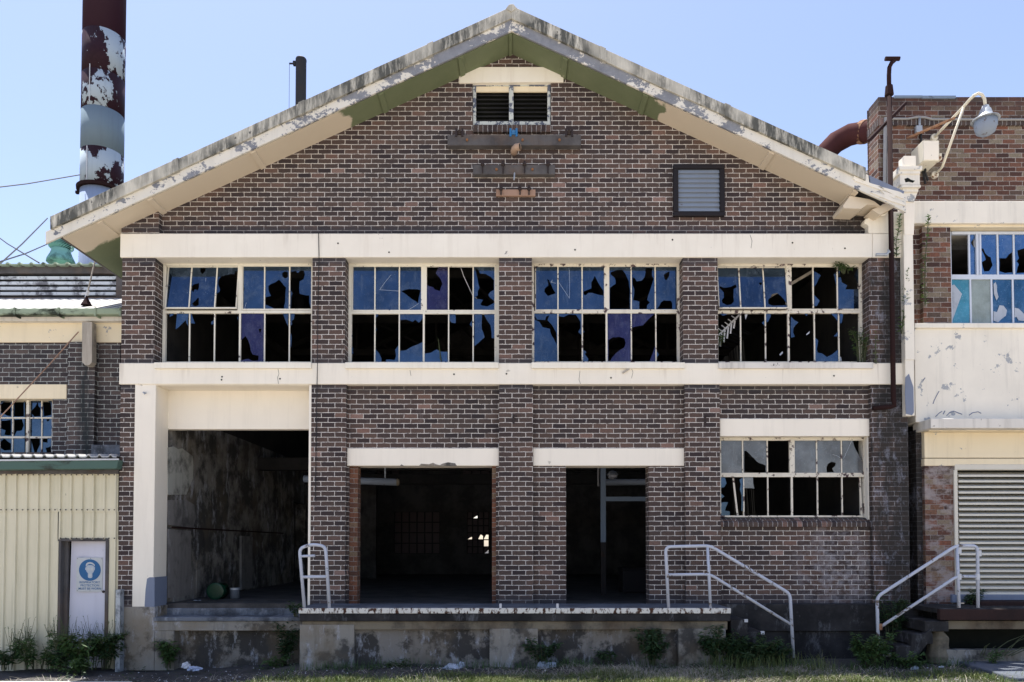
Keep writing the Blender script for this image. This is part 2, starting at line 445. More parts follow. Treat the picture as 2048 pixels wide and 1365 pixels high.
M['copper'] = rust_mix('green_copper', (.16,.34,.32), (.08,.18,.17), .5, .65, 3.0, .55)
M['gutter_green'] = rust_mix('green_gutter_paint', (.07,.12,.10), (.05,.06,.05), .58, .66, 4.0, .5, (.4,1,1))
M['gutter_old'] = rust_mix('mossy_gutter', (.27,.33,.24), (.05,.06,.045), .50, .58, 2.2, .8, (.5,1,1))
M['steel_blue'] = rust_mix('blue_grey_steel', (.17,.22,.29), (.08,.09,.11), .58, .68, 4.0, .6)
M['cladding'] = paint_mat('pale_yellow_cladding', (.64,.59,.435), dirt=(.26,.25,.14), dirt_amt=.45, streak=.5, rough=.45)
M['white_roof'] = paint_mat('weathered_white_roof', (.52,.51,.49), dirt=(.16,.15,.14), dirt_amt=.6, streak=.55, rough=.7, spots=False)
M['shutter'] = paint_mat('beige_shutter', (.60,.57,.49), dirt=(.32,.30,.25), streak=.25, rough=.45, spots=False)
M['louvre_grey'] = rust_mix('grey_louvre', (.22,.26,.32), (.14,.10,.09), .62, .66, 6.0, .5)
M['louvre_pale'] = rust_mix('pale_louvre', (.55,.58,.60), (.22,.22,.24), .5, .6, 4.0, .6)
M['door_paint'] = paint_mat('lilac_white_door', (.55,.55,.62), dirt=(.36,.36,.42), dirt_amt=.3, streak=.35, rough=.6)
M['slate_blue'] = paint_mat('slate_blue_paint', (.17,.20,.27), dirt=(.1,.11,.14), streak=.4, spots=False)

def concrete_mat(name, base, dark=(.03,.03,.032), lo=.42, hi=.62, white=.0, brown=None, amt=.8):
    t = NT(name)
    a = t.noise(1.7, 7, .68); st = t.noise(1.0, 6, .7, stretch=(4.5,4.5,.7))
    col = t.mix(t.math('MULTIPLY', t.step(a, lo, hi), amt), base, dark)
    col = t.mix(t.math('MULTIPLY', t.step(st, .5, .72), .55*amt), col, dark)
    if brown: col = t.mix(t.step(t.noise(1.1, 4, .6, vec=t.vmath('ADD', t.pos(), (4.0,4.0,4.0))), .5, .66), col, t.mix(.5, col, brown))
    if white: col = t.mix(t.math('MULTIPLY', t.step(t.noise(2.6, 6, .75, vec=t.vmath('ADD', t.pos(), (9.0,1.0,2.0)), stretch=(1.6,1.6,.7)), .55, .68), white), col, (.42,.43,.46))
    fine = t.noise(40, 4, .7)
    col = t.mix(t.math('MULTIPLY', fine, .3), col, t.mix(.5, col, (.02,.02,.02)))
    return t.done(t.bsdf(col, .9, 0, t.bump(t.math('ADD', fine, t.math('MULTIPLY', a, 2.0)), .35, .01), .2))
M['conc'] = concrete_mat('stained_concrete', (.27,.25,.215), (.022,.022,.023), .50, .585, white=.9, brown=(.19,.145,.09))
M['conc_panel'] = concrete_mat('blotched_render', (.22,.20,.175), (.012,.012,.013), .46, .53, white=.9, brown=(.15,.115,.075))
M['conc_dark'] = concrete_mat('blackened_concrete', (.042,.040,.040), (.010,.010,.011), .36, .6, white=.22)
M['conc_beam'] = concrete_mat('brown_concrete_beam', (.21,.18,.13), (.03,.028,.026), .45, .62, brown=(.10,.065,.04))
M['conc_lip'] = concrete_mat('broken_concrete_lip', (.15,.165,.19), (.03,.032,.036), .46, .60, white=.6)
M['deck'] = concrete_mat('slate_deck', (.11,.125,.15), (.05,.055,.065), .45, .65)
M['plaster'] = concrete_mat('dirty_plaster', (.24,.23,.21), (.008,.008,.009), .40, .54, white=.8, brown=(.16,.13,.09))
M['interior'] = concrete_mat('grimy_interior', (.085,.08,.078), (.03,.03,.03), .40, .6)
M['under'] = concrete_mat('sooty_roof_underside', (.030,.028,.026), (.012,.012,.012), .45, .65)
M['red_timber'] = concrete_mat('dark_red_timber', (.035,.018,.016), (.014,.009,.009), .45, .65)
M['timber'] = concrete_mat('weathered_timber', (.105,.10,.10), (.05,.045,.045), .45, .65, brown=(.16,.10,.06))
M['timber_tan'] = concrete_mat('tan_timber', (.34,.22,.16), (.20,.12,.08), .5, .7)
M['timber_pale'] = concrete_mat('pale_painted_timber', (.42,.38,.32), (.10,.085,.07), .52, .66)
M['rag'] = concrete_mat('dirty_pale_plastic', (.42,.46,.52), (.18,.2,.24), .5, .65)
M['black'] = concrete_mat('moss_and_shade_black', (.012,.015,.011), (.006,.007,.006), .4, .6)  # black of moss marks, also of the shade behind openings

def simple(name, col, rough=.6, metal=0.0, spec=.3):
    t = NT(name)
    n = t.noise(12, 4, .6)
    return t.done(t.bsdf(t.mix(t.math('MULTIPLY', n, .5), col, tuple(c*.6 for c in col)), rough, metal, t.bump(n, .1, .004), spec))
M['sign_white'] = simple('sign_white', (.50,.52,.52)); M['sign_blue'] = simple('sign_blue', (.022,.115,.27)); M['sign_grey'] = simple('sign_figure_white', (.42,.47,.52))
M['cable'] = simple('cable_black', (.02,.02,.022)); M['wire_white'] = simple('white_conduit', (.27,.27,.27))
M['bolt'] = simple('rusty_bolt', (.03,.02,.018)); M['bolt_orange'] = simple('orange_bolt', (.25,.11,.04)); M['insul_blue'] = simple('blue_insulator', (.03,.16,.36), .25)
M['terracotta'] = simple('pale_terracotta', (.40,.28,.20)); M['green_drum'] = simple('green_plastic', (.004,.038,.018), .3); M['white_can'] = simple('white_can', (.10,.11,.12))
M['patch_light'] = concrete_mat('pale_plaster_patch', (.38,.38,.34), (.05,.05,.045), .47, .60); M['patch_mid'] = concrete_mat('grey_plaster_panel', (.20,.19,.18), (.05,.05,.05), .5, .68, white=.4); M['dim_view'] = simple('dim_purple_view', (.10,.072,.075)); M['chalk'] = simple('chalky_white', (.55,.56,.58)); M['blue_rag'] = simple('blue_white_rag', (.36,.42,.55))
def glass(name, col, tint, fac=.42, rough=.05):
    t = NT(name)
    n = t.noise(2.5, 6, .7); d = t.noise(16, 4, .7)
    base = t.mix(t.step(n, .35, .75), col, tuple(c*1.7+.004 for c in col))
    base = t.mix(t.math('MULTIPLY', t.step(d, .58, .80), .5), base, (.16,.19,.24))
    sm = t.step(t.noise(1.0, 5, .7, stretch=(6,6,2.2)), .56, .74)
    base = t.mix(t.math('MULTIPLY', sm, .45), base, (.13,.15,.18))
    base = t.mix(t.step(t.noise(55.0, 2, .5), .71, .75), base, (.30,.33,.38))
    df = t.n('ShaderNodeBsdfDiffuse'); t.set(df.inputs[0], base)
    gl = t.n('ShaderNodeBsdfGlossy'); t.set(gl.inputs[0], t.mix(t.step(t.noise(1.7, 5, .65), .3, .7), tuple(c*.62 for c in tint), tuple(c*1.08 for c in tint))); gl.inputs['Roughness'].default_value = rough
    t.set(gl.inputs['Normal'], t.bump(t.noise(1.6, 2), .04, .02))
    mx = t.n('ShaderNodeMixShader'); t.set(mx.inputs[0], t.math('ADD', t.math('MULTIPLY', n, .5), fac-.25, clamp=True)); t.t.links.new(df.outputs[0], mx.inputs[1]); t.t.links.new(gl.outputs[0], mx.inputs[2])
    # dust, dried runs and specks lying on the pane
    dm = t.math('MULTIPLY', t.step(t.noise(3.2, 7, .75), .50, .74), .38)
    dm = t.math('MAXIMUM', dm, t.math('MULTIPLY', t.step(t.noise(1.0, 6, .75, stretch=(9,9,1.4)), .56, .74), .45))
    dm = t.math('MAXIMUM', dm, t.math('MULTIPLY', t.step(t.noise(42.0, 2, .5), .68, .74), .7))
    dd = t.n('ShaderNodeBsdfDiffuse'); t.set(dd.inputs[0], t.mix(.5, tuple(min(1, 2.0*c) for c in tint), (.15,.165,.18)))
    m2 = t.n('ShaderNodeMixShader'); t.set(m2.inputs[0], dm); t.t.links.new(mx.outputs[0], m2.inputs[1]); t.t.links.new(dd.outputs[0], m2.inputs[2])
    return t.done(m2.outputs[0])
M['g_blue'] = glass('sky_blue_glass', (.009,.018,.034), (.064,.102,.165), .85)  # blue of the reflected sky put into base and tint
M['g_purple'] = glass('purple_film_glass', (.022,.016,.048), (.055,.055,.11), .7)
M['g_grey'] = glass('dusty_grey_glass', (.085,.085,.085), (.25,.26,.27), .3, .15)  # grey of the mirrored surroundings put into the base, dust on top
M['g_bright'] = glass('bright_blue_glass', (.03,.10,.22), (.13,.215,.37), .75)  # brighter sky reflection put into its blue
M['g_teal'] = glass('teal_painted_glass', (.035,.17,.22), (.2,.4,.5), .3, .15)
M['g_frost'] = glass('grey_green_frosted_glass', (.20,.23,.21), (.3,.35,.35), .2, .3)
M['g_navy'] = glass('navy_painted_glass', (.012,.045,.085), (.15,.3,.5), .3)
def leaf(name, a, b):
    t = NT(name)
    col = t.mix(t.step(t.noise(5.0, 3, .6), .35, .65), a, b)
    col = t.mix(t.math('MULTIPLY', t.noise(33.0, 1), .5), col, tuple(c*.4 for c in a))
    d = t.n('ShaderNodeBsdfPrincipled'); t.set(d.inputs['Base Color'], col); d.inputs['Roughness'].default_value = .5; d.inputs['Specular IOR Level'].default_value = .25
    tr = t.n('ShaderNodeBsdfTranslucent'); t.set(tr.inputs[0], t.mix(.5, col, (.10,.16,.01)))
    mx = t.n('ShaderNodeMixShader'); mx.inputs[0].default_value = .25
    t.t.links.new(d.outputs[0], mx.inputs[1]); t.t.links.new(tr.outputs[0], mx.inputs[2])
    return t.done(mx.outputs[0])
M['leaf'] = leaf('weed_leaf', (.055,.115,.038), (.10,.165,.05)); M['leaf_dark'] = leaf('dark_weed_leaf', (.028,.062,.027), (.052,.095,.036))
M['leaf_light'] = leaf('light_weed_leaf', (.09,.15,.05), (.15,.2,.08)); M['grass'] = leaf('grass_blade', (.095,.145,.045), (.19,.20,.08)); M['straw'] = leaf('dry_straw', (.36,.33,.27), (.52,.47,.39))
M['stem'] = simple('weed_stem', (.06,.07,.03))
def ground_mat():
    t = NT('yard_dirt')
    p = t.sep(t.pos())
    a = t.noise(1.3, 8, .7); b = t.noise(11, 5, .7)
    col = t.mix(t.step(a, .35, .65), (.035,.035,.036), (.085,.08,.075))
    col = t.mix(t.math('MULTIPLY', t.step(b, .5, .75), .5), col, (.14,.13,.12))
    # unseen concrete yard further out, pale and warm to bounce light onto the walls
    k = t.step(t.math('ADD', p[1], t.math('MULTIPLY', t.math('SUBTRACT', t.noise(.9, 4), .5), 1.2)), -3.4, -3.9)
    col = t.mix(k, col, t.mix(t.step(t.noise(.5, 6, .7), .35, .7), (.50,.44,.36), (.36,.32,.27)))
    return t.done(t.bsdf(col, .95, 0, t.bump(t.math('ADD', a, b), .6, .03), .15))
M['ground'] = ground_mat()
# ================================================================== the main brick warehouse
B = thing('brick_warehouse', 'dark brick warehouse with a wide gable, cream bands and rows of broken windows', 'building', (0, .3, 0))
XL, XR = W(240, 800, 0).x, W(1812, 800, 0).x
roofline = lambda x: 100 + .457 * abs(x - 1023)          # where the soffit meets the gable wall (pixels, plane .11)
GY, TH = .11, .42
Z0 = 0.0
def part(name, fn, mat, parent=B, bevel=0, **kw):
    mb = MB(); fn(mb); return obj(name, mb, mat, parent, bevel, **kw)

# ---- gable
def gable(mb):
    up = 5
    mb.pp([(318, 466), (318, roofline(318)-up), (945, roofline(945)-up), (945, 466)], GY, TH)
    mb.pp([(945, 466), (945, 252), (1102, 252), (1102, 466)], GY, TH)
    mb.pp([(945, 164), (945, roofline(945)-up), (1023, 100-up), (1102, roofline(1102)-up), (1102, 164)], GY, TH)
    mb.pp([(1102, 466), (1102, roofline(1102)-up), (1742, roofline(1742)-up), (1742, 466)], GY, TH)
part('gable_wall', gable, M['brick_gable'])
part('pilaster', lambda m: m.pp([(243, 466), (243, roofline(243)-3), (318, roofline(318)-3), (318, 466)], 0, TH), M['brick'])
part('lintel', lambda m: m.pp([(918, 166), (918, 148), (932, 134), (1112, 134), (1127, 148), (1127, 164)], .075, TH+.02), M['cream'], bevel=.008)
# broken cream corner block under the fallen eaves
def corner(mb):
    mb.pp([(1737, 467), (1737, 452), (1728, 446), (1731, 438), (1738, 436), (1748, 428), (1752, 424), (1806, 424), (1806, 467)], -.02, TH)
part('corner_block', corner, M['cream'], bevel=.01)
part('gutter_end', lambda m: m.tube([W(1752, 424, -.12)+Vector((.03*0,0,0))]+[Vector((W(1763,424,-.12).x+.10*math.cos(a), -.12, W(1763,424,-.12).z+.06*math.sin(a))) for a in [math.pi+i*math.pi/8 for i in range(9)]], .016, 8), M['cream'])
# ---- bands
part('upper_band', lambda m: m.pb(240, 467, 1745, 515, -.03, TH+.03), M['cream_up'], bevel=.012)
part('upper_band', lambda m: m.pb(1745.5, 467, 1806, 515, -.03, TH+.03), M['cream_up'], bevel=.012)
part('lower_band', lambda m: m.pb(238, 726, 1814, 769, -.03, TH+.03), M['cream_low'], bevel=.012)
# ---- pilasters
for i, (a, b) in enumerate(((243, 309), (624, 690), (998, 1064), (1366, 1436), (1739, 1808))):
    part('pilaster', lambda m: m.pb(a, 515, b, 727, 0, TH), M['brick_wet' if i == 4 else 'brick'], bevel=.006)
for i, (a, b, top, bot) in enumerate(((238, 267, 768, 1214), (621, 691, 768, 1213), (998, 1066, 768, 1213), (1371, 1441, 768, 1213), (1745, 1818, 768, 1207))):
    part('pilaster', lambda m: m.pb(a, top, b, bot, 0, TH), M['brick_wet' if i == 4 else 'brick'], bevel=.006)
# ---- infill of the lower bays (pixels on the plane GY)
for a_ in ((690, 766, 1000, 905), (690, 905, 697, 1213), (992, 905, 1000, 1213)): part('wall', lambda m: m.pb(*a_, GY, TH), M['brick'])
for a_ in ((696, 925, 715, 1213), (984, 925, 994, 1213)): part('door_jamb', lambda m: m.pb(*a_, .17, TH-.01), M['brick_orange'])
for a_ in ((1064, 766, 1373, 905), (1064, 905, 1132, 1213), (1298, 905, 1373, 1213)): part('wall', lambda m: m.pb(*a_, GY, TH), M['brick'])
for a_ in ((1439, 766, 1748, 846), (1439, 1040, 1748, 1209)): part('wall', lambda m: m.pb(*a_, GY, TH), M['brick'])
part('lintel', lambda m: m.pb(694, 897, 998, 932, .085, TH+.02), M['cream_flat'], bevel=.008)
part('lintel', lambda m: m.pb(1066, 897, 1371, 932, .085, TH+.02), M['cream_flat'], bevel=.008)
part('lintel', lambda m: m.pb(1440, 838, 1742, 873, .085, TH+.02), M['cream_flat'], bevel=.008)
# broken render along the left door's lintel
part('broken_render', lambda m: (m.pp([(838,932.5),(842,928),(858,929),(866,926),(872,929),(880,931),(884,928),(896,925),(910,927),(914,932.5)], .081, .09), m.pp([(800,932.5),(803,929),(808,932.5)], .081, .09)), M['conc'])

# ---- first bay: cream portal
def portal(m):
    m.pb(267, 769, 309, 1214, -.012, .46)
    m.pb(309, 769, 621, 859, .45, .60)                       # hanging panel
    m.pb(616.5, 769, 622, 1212, .0, .46)
part('portal_frame', portal, M['cream_flat'], bevel=.008)
part('portal_soffit', lambda m: m.pb(309, 768, 621, 771, .0, .46), M['cream_flat'])
def greypatch(m):
    m.pp([(289, 1214.5), (291, 1180), (294, 1158), (299, 1155), (309, 1155), (309, 1214.5)], -.0145, -.0125)
    p = W(309, 1155, 0); q = W(309, 1214, 0)
    m.box(p.x+.0005, p.x+.003, -.012, .45, q.z, p.z)
part('grey_paint_patch', greypatch, M['slate_blue'])
def foot(m):
    m.pb(239, 1214, 309, 1342, -.025, .5)
    m.pb(309, 1244, 348, 1342, -.02, .5)
part('foundation', foot, M['conc'], bevel=.012)
part('doorstep', lambda m: (m.pb(305, 1243, 604, 1262, -.03, .3), ), M['conc'], bevel=.01)
part('doorstep', lambda m: m.pb(306, 1235, 604, 1243, -.06, .52), M['conc_lip'], bevel=.012)
part('doorstep', lambda m: m.pb(332, 1217, 612, 1236, .40, 1.0), M['conc_lip'], bevel=.02)
part('foundation_panel', lambda m: m.pb(346, 1260, 606, 1345, .16, .4), M['conc_panel'])
# ---- base right of the dock
part('foundation', lambda m: (m.pb(1436, 1209, 1838, 1263, -.10, .45), m.pb(1436, 1263, 1838, 1350, -.04, .45)), M['conc_dark'], bevel=.012)
part('foundation', lambda m: m.box(W(600,1230,0).x, W(1450,1230,0).x, .0, .45, -.2, W(1000, 1211, 0).z), M['conc_dark'])

# ---- roof
ROOF_F = -.47
def roof_poly(side, t_off, b_off, xin, xout):
    L = lambda x, o: (x, 62 + o + .457 * abs(x - 1023))
    return [L(xin, t_off), L(xout, t_off), L(xout, b_off), L(xin, b_off)]
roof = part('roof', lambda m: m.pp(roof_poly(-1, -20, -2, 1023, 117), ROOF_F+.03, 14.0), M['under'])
def roofR(m):
    F = lambda xi, xo, y0, y1: m.prism([(W(x, y, -.44).x, W(x, y, -.44).z) for x, y in roof_poly(1, -20, -2, xi, xo)], y0, y1)
    F(1023, 1560, -.44, 14.0)
    F(1560, 1772, -.44, .3)
    F(1560, 1806, .3, 6.9)
    F(1560, 1806, 8.9, 14.0)
    y = 6.9; random.seed(3)
    while y < 8.85:
        g = random.uniform(.10, .26)
        F(1560, 1806, y + random.uniform(.03, .09), min(8.9, y + g)); y += g
    F(1690, 1806, 3.0, 3.01)
obj('roof_sheeting', (lambda m: (roofR(m), m)[1])(MB()), M['under'], roof)
# soffit boarding, front overhang and the left eaves, painted beige and green
def soffit(m):
    for a, b in ((1023, 122), (1023, 1716)):
        s = [(x, 62.2 + .457*abs(x-1023)) for x in (a, b)] 
        m.prism([(W(x, y-3, ROOF_F).x, W(x, y-3, ROOF_F).z) for x, y in s] + [(W(x, y-.2, ROOF_F).x, W(x, y-.2, ROOF_F).z) for x, y in s[::-1]], ROOF_F+.055, GY+.02)
    s = [(x, 62.2 + .457*abs(x-1023)) for x in (236, 122)]
    m.prism([(W(x, y-3, ROOF_F).x, W(x, y-3, ROOF_F).z) for x, y in s] + [(W(x, y-.2, ROOF_F).x, W(x, y-.2, ROOF_F).z) for x, y in s[::-1]], GY+.02, 14.0)
obj('soffit', (lambda m: (soffit(m), m)[1])(MB()), M['soffit'], roof)
def battens(m):
    for x in (925, 770, 522, 322, 224, 1021, 1127, 1283, 1527, 1690):
        dx = 5 if x != 1021 else 3
        y = lambda q: 62.4 + .457*abs(q-1023)
        xs = 1023 + (x-1023)*1.037
        m.prism([(W(q, y(q)+o, ROOF_F).x, W(q, y(q)+o, ROOF_F).z) for q, o in ((xs-dx, -.5), (xs+dx, -.5), (xs+dx, 2.4), (xs-dx, 2.4))], ROOF_F+.06, GY)
    # quirk along the wall
    for a, b in ((1023, 318), (1023, 1742)):
        y = lambda q: roofline(q)
        m.pp([(a, y(a)-3), (b, y(b)-3), (b, y(b)+1.5), (a, y(a)+1.5)], GY-.03, GY+.01)
obj('soffit_batten', (lambda m: (battens(m), m)[1])(MB()), M['soffit'], roof)
def barge(xa, xb, o0, o1, yf, yb):
    m = MB(); y = lambda q: 62 + .457*abs(q-1023)
    n = max(2, int(abs(xb-xa)/60)); rnd = random.Random(int(xb))
    xs = [xa+(xb-xa)*i/n for i in range(n+1)]
    top = [(x, y(x)+o0) for x in xs]; bot = [(x, y(x)+o1+rnd.uniform(-.6, .6)) for x in xs[::-1]]
    return m.pp(top+bot, yf, yb)
obj('barge_board', barge(1023, 91, -24, 0, ROOF_F, ROOF_F+.04), M['barge'], roof, .004)
obj('barge_board', barge(1023, 1790, -24, 0, ROOF_F, ROOF_F+.04), M['barge'], roof, .004)
# right board end, split and hanging
obj('barge_board', MB().pp([(1790, 388), (1812, 400), (1812, 425), (1790, 414)], ROOF_F, ROOF_F+.04), M['barge'], roof, .004)
capx = [(1023, 860), (860, 602), (602, 350), (350, 100)]
for k, (a, b) in enumerate(capx):
    lift = (k % 2)*1.5
    obj('barge_cap', barge(a, b+(-5 if b > 100 else 0), -49-lift, -25, ROOF_F-.035-.012*(k % 2), ROOF_F+.03), M['cap'], roof, .006)
for k, (a, b) in enumerate([(1023, 1206), (1206, 1456), (1456, 1727)]):
    lift = ((k+1) % 2)*1.5
    obj('barge_cap', barge(a, b+5, -49-lift, -25, ROOF_F-.035-.012*((k+1) % 2), ROOF_F+.03), M['cap'], roof, .006)
for jx in (860, 602, 350, 1206, 1456):
    y = lambda q: 62 + .457*abs(q-1023)
    obj('cap_joint', MB().pp([(jx-6, y(jx-6)-52), (jx+6, y(jx+6)-52), (jx+7, y(jx+7)-25.5), (jx-5, y(jx-5)-25.5)], ROOF_F-.062, ROOF_F+.02), M['cap'], roof, .006)
obj('barge_cap', MB().pp([(1712, 338+6), (1737, 350), (1739, 369), (1706, 357)], ROOF_F-.02, ROOF_F+.03), M['cream_flaked'], roof, .006)
obj('ridge_cap', MB().pp([(1012, 16), (1018, 9), (1027, 8), (1034, 16), (1023, 24)], ROOF_F-.06, 14.0), M['cap'], roof, .008)
# capping sheets along the slopes, seen only from above
def sheets(m):
    for a, b in ((1023, 100), (1023, 1735)):
        y = lambda q: 62 - 40 + .457*abs(q-1023)
        m.pp([(a, y(a)-4), (b, y(b)-4), (b, y(b)), (a, y(a))], ROOF_F+.04, 6.5)
obj('roof_sheeting', (lambda m: (sheets(m), m)[1])(MB()), M['white_roof'], roof)
# left eaves fascia
obj('eaves_fascia', MB().pp([(119, 476), (119, 452), (124, 452), (124, 476)], ROOF_F+.055, 14.0), M['timber'], roof)
# broken right end: grey flashing, splintered boards
obj('flashing', MB().pp([(1738, 351), (1809, 383), (1806, 390), (1742, 372)], ROOF_F+.01, ROOF_F+.12), M['slate_blue'], roof)
for pts in ([(1752, 371), (1800, 384), (1812, 391), (1806, 398), (1790, 391)], [(1762, 381), (1792, 391), (1788, 397), (1770, 390)], [(1708, 357), (1760, 372), (1768, 378), (1764, 381), (1710, 362)], [(1740, 385), (1770, 389), (1794, 401), (1806, 404), (1812, 412), (1780, 402)]):
    obj('splintered_board', MB().pp(pts, ROOF_F-.015, ROOF_F+.03), M['cream_flaked'], roof, .003)
obj('eaves_box', MB().pp([(1686, 412), (1700, 392), (1745, 400), (1760, 412), (1735, 409), (1722, 418), (1688, 417)], -.30, GY), M['soffit'], roof)
obj('eaves_box', MB().pp([(1744, 420), (1778, 404), (1792, 412), (1760, 430)], -.25, .05), M['soffit'], roof)

# ---- floor, inner walls, roof trusses
zf = W(800, 1208, .3).z
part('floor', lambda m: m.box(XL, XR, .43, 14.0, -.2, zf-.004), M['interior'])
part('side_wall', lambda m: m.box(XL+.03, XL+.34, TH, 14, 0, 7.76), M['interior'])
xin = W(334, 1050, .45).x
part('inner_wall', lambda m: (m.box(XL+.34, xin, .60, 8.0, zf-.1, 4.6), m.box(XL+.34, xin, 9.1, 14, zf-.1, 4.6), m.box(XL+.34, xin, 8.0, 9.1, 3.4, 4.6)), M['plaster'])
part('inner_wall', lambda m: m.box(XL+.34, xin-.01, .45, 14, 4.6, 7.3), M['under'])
def PX(px, py):
    """point of the photograph on the inner side wall"""
    dy = cp-(PY0-py)/FPX*sp_; k = xin/((px-1024)/FPX)
    return Vector((xin, -DIST+dy*k, EYE+(sp_+(PY0-py)/FPX*cp)*k))
def wallpatch(pts, mat, th):
    m = MB(); a = [PX(*q) for q in pts]
    m.hull_prism([Vector((xin+th, q.y, q.z)) for q in a], [Vector((xin-.002, q.y, q.z)) for q in a])
    obj('plaster_patch', m, M[mat], B, fix=True)
wallpatch([(335,896),(346,893),(356,899),(364,897),(374,905),(384,912),(386,930),(385,958),(378,975),(372,990),(335,990)], 'patch_light', .008)
wallpatch([(335,1001),(372,1000),(388,1010),(392,1036),(386,1056),(335,1050)], 'patch_mid', .006)
wallpatch([(335,1058),(381,1062),(381,1187),(376,1191),(335,1197)], 'patch_mid', .007)
wallpatch([(479,1072),(501,1074),(501,1176),(479,1180)], 'patch_mid', .05)
wallpatch([(392,1064),(474,1071),(474,1108),(462,1130),(452,1112),(440,1140),(436,1176),(392,1186)], 'plaster', .012)
part('wall_rail', lambda m: m.box(xin, xin+.02, .62, 7.0, W(334,1055,.6).z-.015, W(334,1055,.6).z+.015), M['brown_pipe'])
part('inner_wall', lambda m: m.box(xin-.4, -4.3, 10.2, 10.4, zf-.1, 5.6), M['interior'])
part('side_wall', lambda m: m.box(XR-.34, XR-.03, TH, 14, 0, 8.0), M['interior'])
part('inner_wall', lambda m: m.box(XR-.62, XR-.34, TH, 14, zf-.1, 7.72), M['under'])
# back wall with two window openings and a row of high ones
YB = 13.7
def backwall(m):
    P = lambda x, y: (W(x, y, YB).x, W(x, y, YB).z)
    z1, z2 = P(800, 1108)[1], P(800, 1024)[1]; z3, z4 = P(800, 968)[1], P(800, 932)[1]
    xs = [XL, P(788, 1)[0], P(880, 1)[0], P(934, 1)[0], P(978, 1)[0], XR]
    xw = [W(x, 1066, YB).x for x in (788, 880, 934, 978)]
    m.box(XL, XR, YB, 14, -.2, z1); m.box(XL, xw[0], YB, 14, z1, z2); m.box(xw[1], xw[2], YB, 14, z1, z2); m.box(xw[3], XR, YB, 14, z1, z2)
    m.box(XL, XR, YB, 14, z2, z3)
    xh = [W(x, 950, YB).x for x in (745, 800, 880, 895, 925, 980)]
    m.box(XL, xh[0], YB, 14, z3, z4)
    for a, b in ((xh[1], xh[4]),): m.box(a, b, YB, 14, z3, z4)
    m.box(xh[5], XR, YB, 14, z3, z4)
    m.prism([(XL, z4), (XR, z4), (XR, 7.75), (0.0, 11.1), (XL, 7.95)], YB, 13.96)
part('back_wall', backwall, M['interior'])
def backbars(m, x0, x1, y0, y1, nx, ny, r=.02):
    for i in range(nx+1):
        x = W(x0+(x1-x0)*i/nx, (y0+y1)/2, YB+.1).x
        m.box(x-r, x+r, YB+.08, YB+.14, W(800, y1, YB+.1).z, W(800, y0, YB+.1).z)
    for j in range(ny+1):
        z = W(800, y0+(y1-y0)*j/ny, YB+.1).z
        m.box(W(x0, 1066, YB+.1).x, W(x1, 1066, YB+.1).x, YB+.085, YB+.135, z-r, z+r)
def backwin(x0, x1, y0, y1, nx, ny, board, holes=()):
    w = part('window', lambda m: backbars(m, x0, x1, y0, y1, nx, ny), M['dark_metal'])
    if board: obj('dim_view_panel', MB().pb(x0, y0, x1, y1, YB+.2, YB+.22), M['dim_view'], w)  # purple panel put in to dim the view through the window
    else:
        m = MB(); rnd = random.Random(5)
        for i in range(nx):
            for j in range(ny):
                a, b = x0+(x1-x0)*i/nx, x0+(x1-x0)*(i+1)/nx; c, d = y0+(y1-y0)*j/ny, y0+(y1-y0)*(j+1)/ny
                u_ = rnd.random()
                if u_ < .80: m.pp([(a-.5, c-.5), (b+.5, c-.5), (b+.5, d+.5), (a-.5, d+.5)], YB+.16, YB+.165)
                elif u_ < .98: m.pp([(a-.5, c-.5), (b+.5, c-.5), (b+.5, c+rnd.uniform(3, 9)), ((a+b)/2, c+rnd.uniform(2, 11)), (a-.5, d+.5)], YB+.16, YB+.165)
        obj('glass', m, M['dim_view'], w)  # opaque dark panes, most cells filled to cut the brightness outside
backwin(788, 880, 1024, 1108, 6, 4, True)
backwin(934, 978, 1024, 1108, 4, 6, False)
backwin(745, 800, 932, 968, 3, 1, True); backwin(925, 980, 932, 968, 3, 2, True)
def truss(y):
    def f(m):
        L = W(150, 470, ROOF_F); Rr = W(1790, 418, ROOF_F); z = 7.75
        ap = (0, y, W(1023, 75, ROOF_F).z)
        m.bar((XL+.3, y, z), (XR-.3, y, z), .1, .16)
        m.bar((XL, y, 7.72), ap, .1, .14); m.bar((XR, y, 7.72), ap, .1, .14)
        for x in (-4.5, -2.2, 0, 2.2, 4.5):
            m.bar((x, y, z), (x, y, 11.0-.457*abs(x)), .07, .07)
        for s in (-1, 1):
            m.bar((0, y, z), (s*2.2, y, 9.9), .07, .07); m.bar((s*2.2, y, z), (s*4.5, y, 8.9), .07, .07)
    return f
for y in (2.2, 5.2, 8.2, 11.2): part('roof_truss', truss(y), M['under'])
p, q = W(1505, 614, .60), W(1625, 543, .80)
part('roof_strut', lambda m: m.bar(p, q, .05, .05), M['timber_pale'])
part('crossbeam', lambda m: (m.box(XL+.4, XR-.5, 5.0, 5.25, 4.0, 4.3), m.box(XL+.4, XR-.5, 9.0, 9.25, 4.0, 4.3)), M['under'])

m = MB()
for x, y in ((443, 760), (444, 754), (908, 749), (1013, 748), (1690, 497), (1345, 480), (560, 758), (676, 487), (778, 505), (1585, 486), (1150, 500), (1222, 756), (1668, 752)):
    m.lathe([(.016, 0), (.012, .004)], W(x, y, -.034), 7, axis='y')
obj('bolt_hole', m, M['black'], B)
for pts in ([(556,738),(558,748),(555,756),(557,768)], [(1262,735),(1266,745),(1263,757)], [(333,786),(331,800),(333,822),(332,840)], [(1500,470),(1504,482),(1502,497)], [(820,741),(822,752)], [(1160,742),(1158,760),(1161,768)]):
    inside = pts[0][1] == 786
    part('crack', lambda m: m.tube([W(x, y, .449 if inside else -.0305) for x, y in pts], .0035, 4), M['dark_metal'])
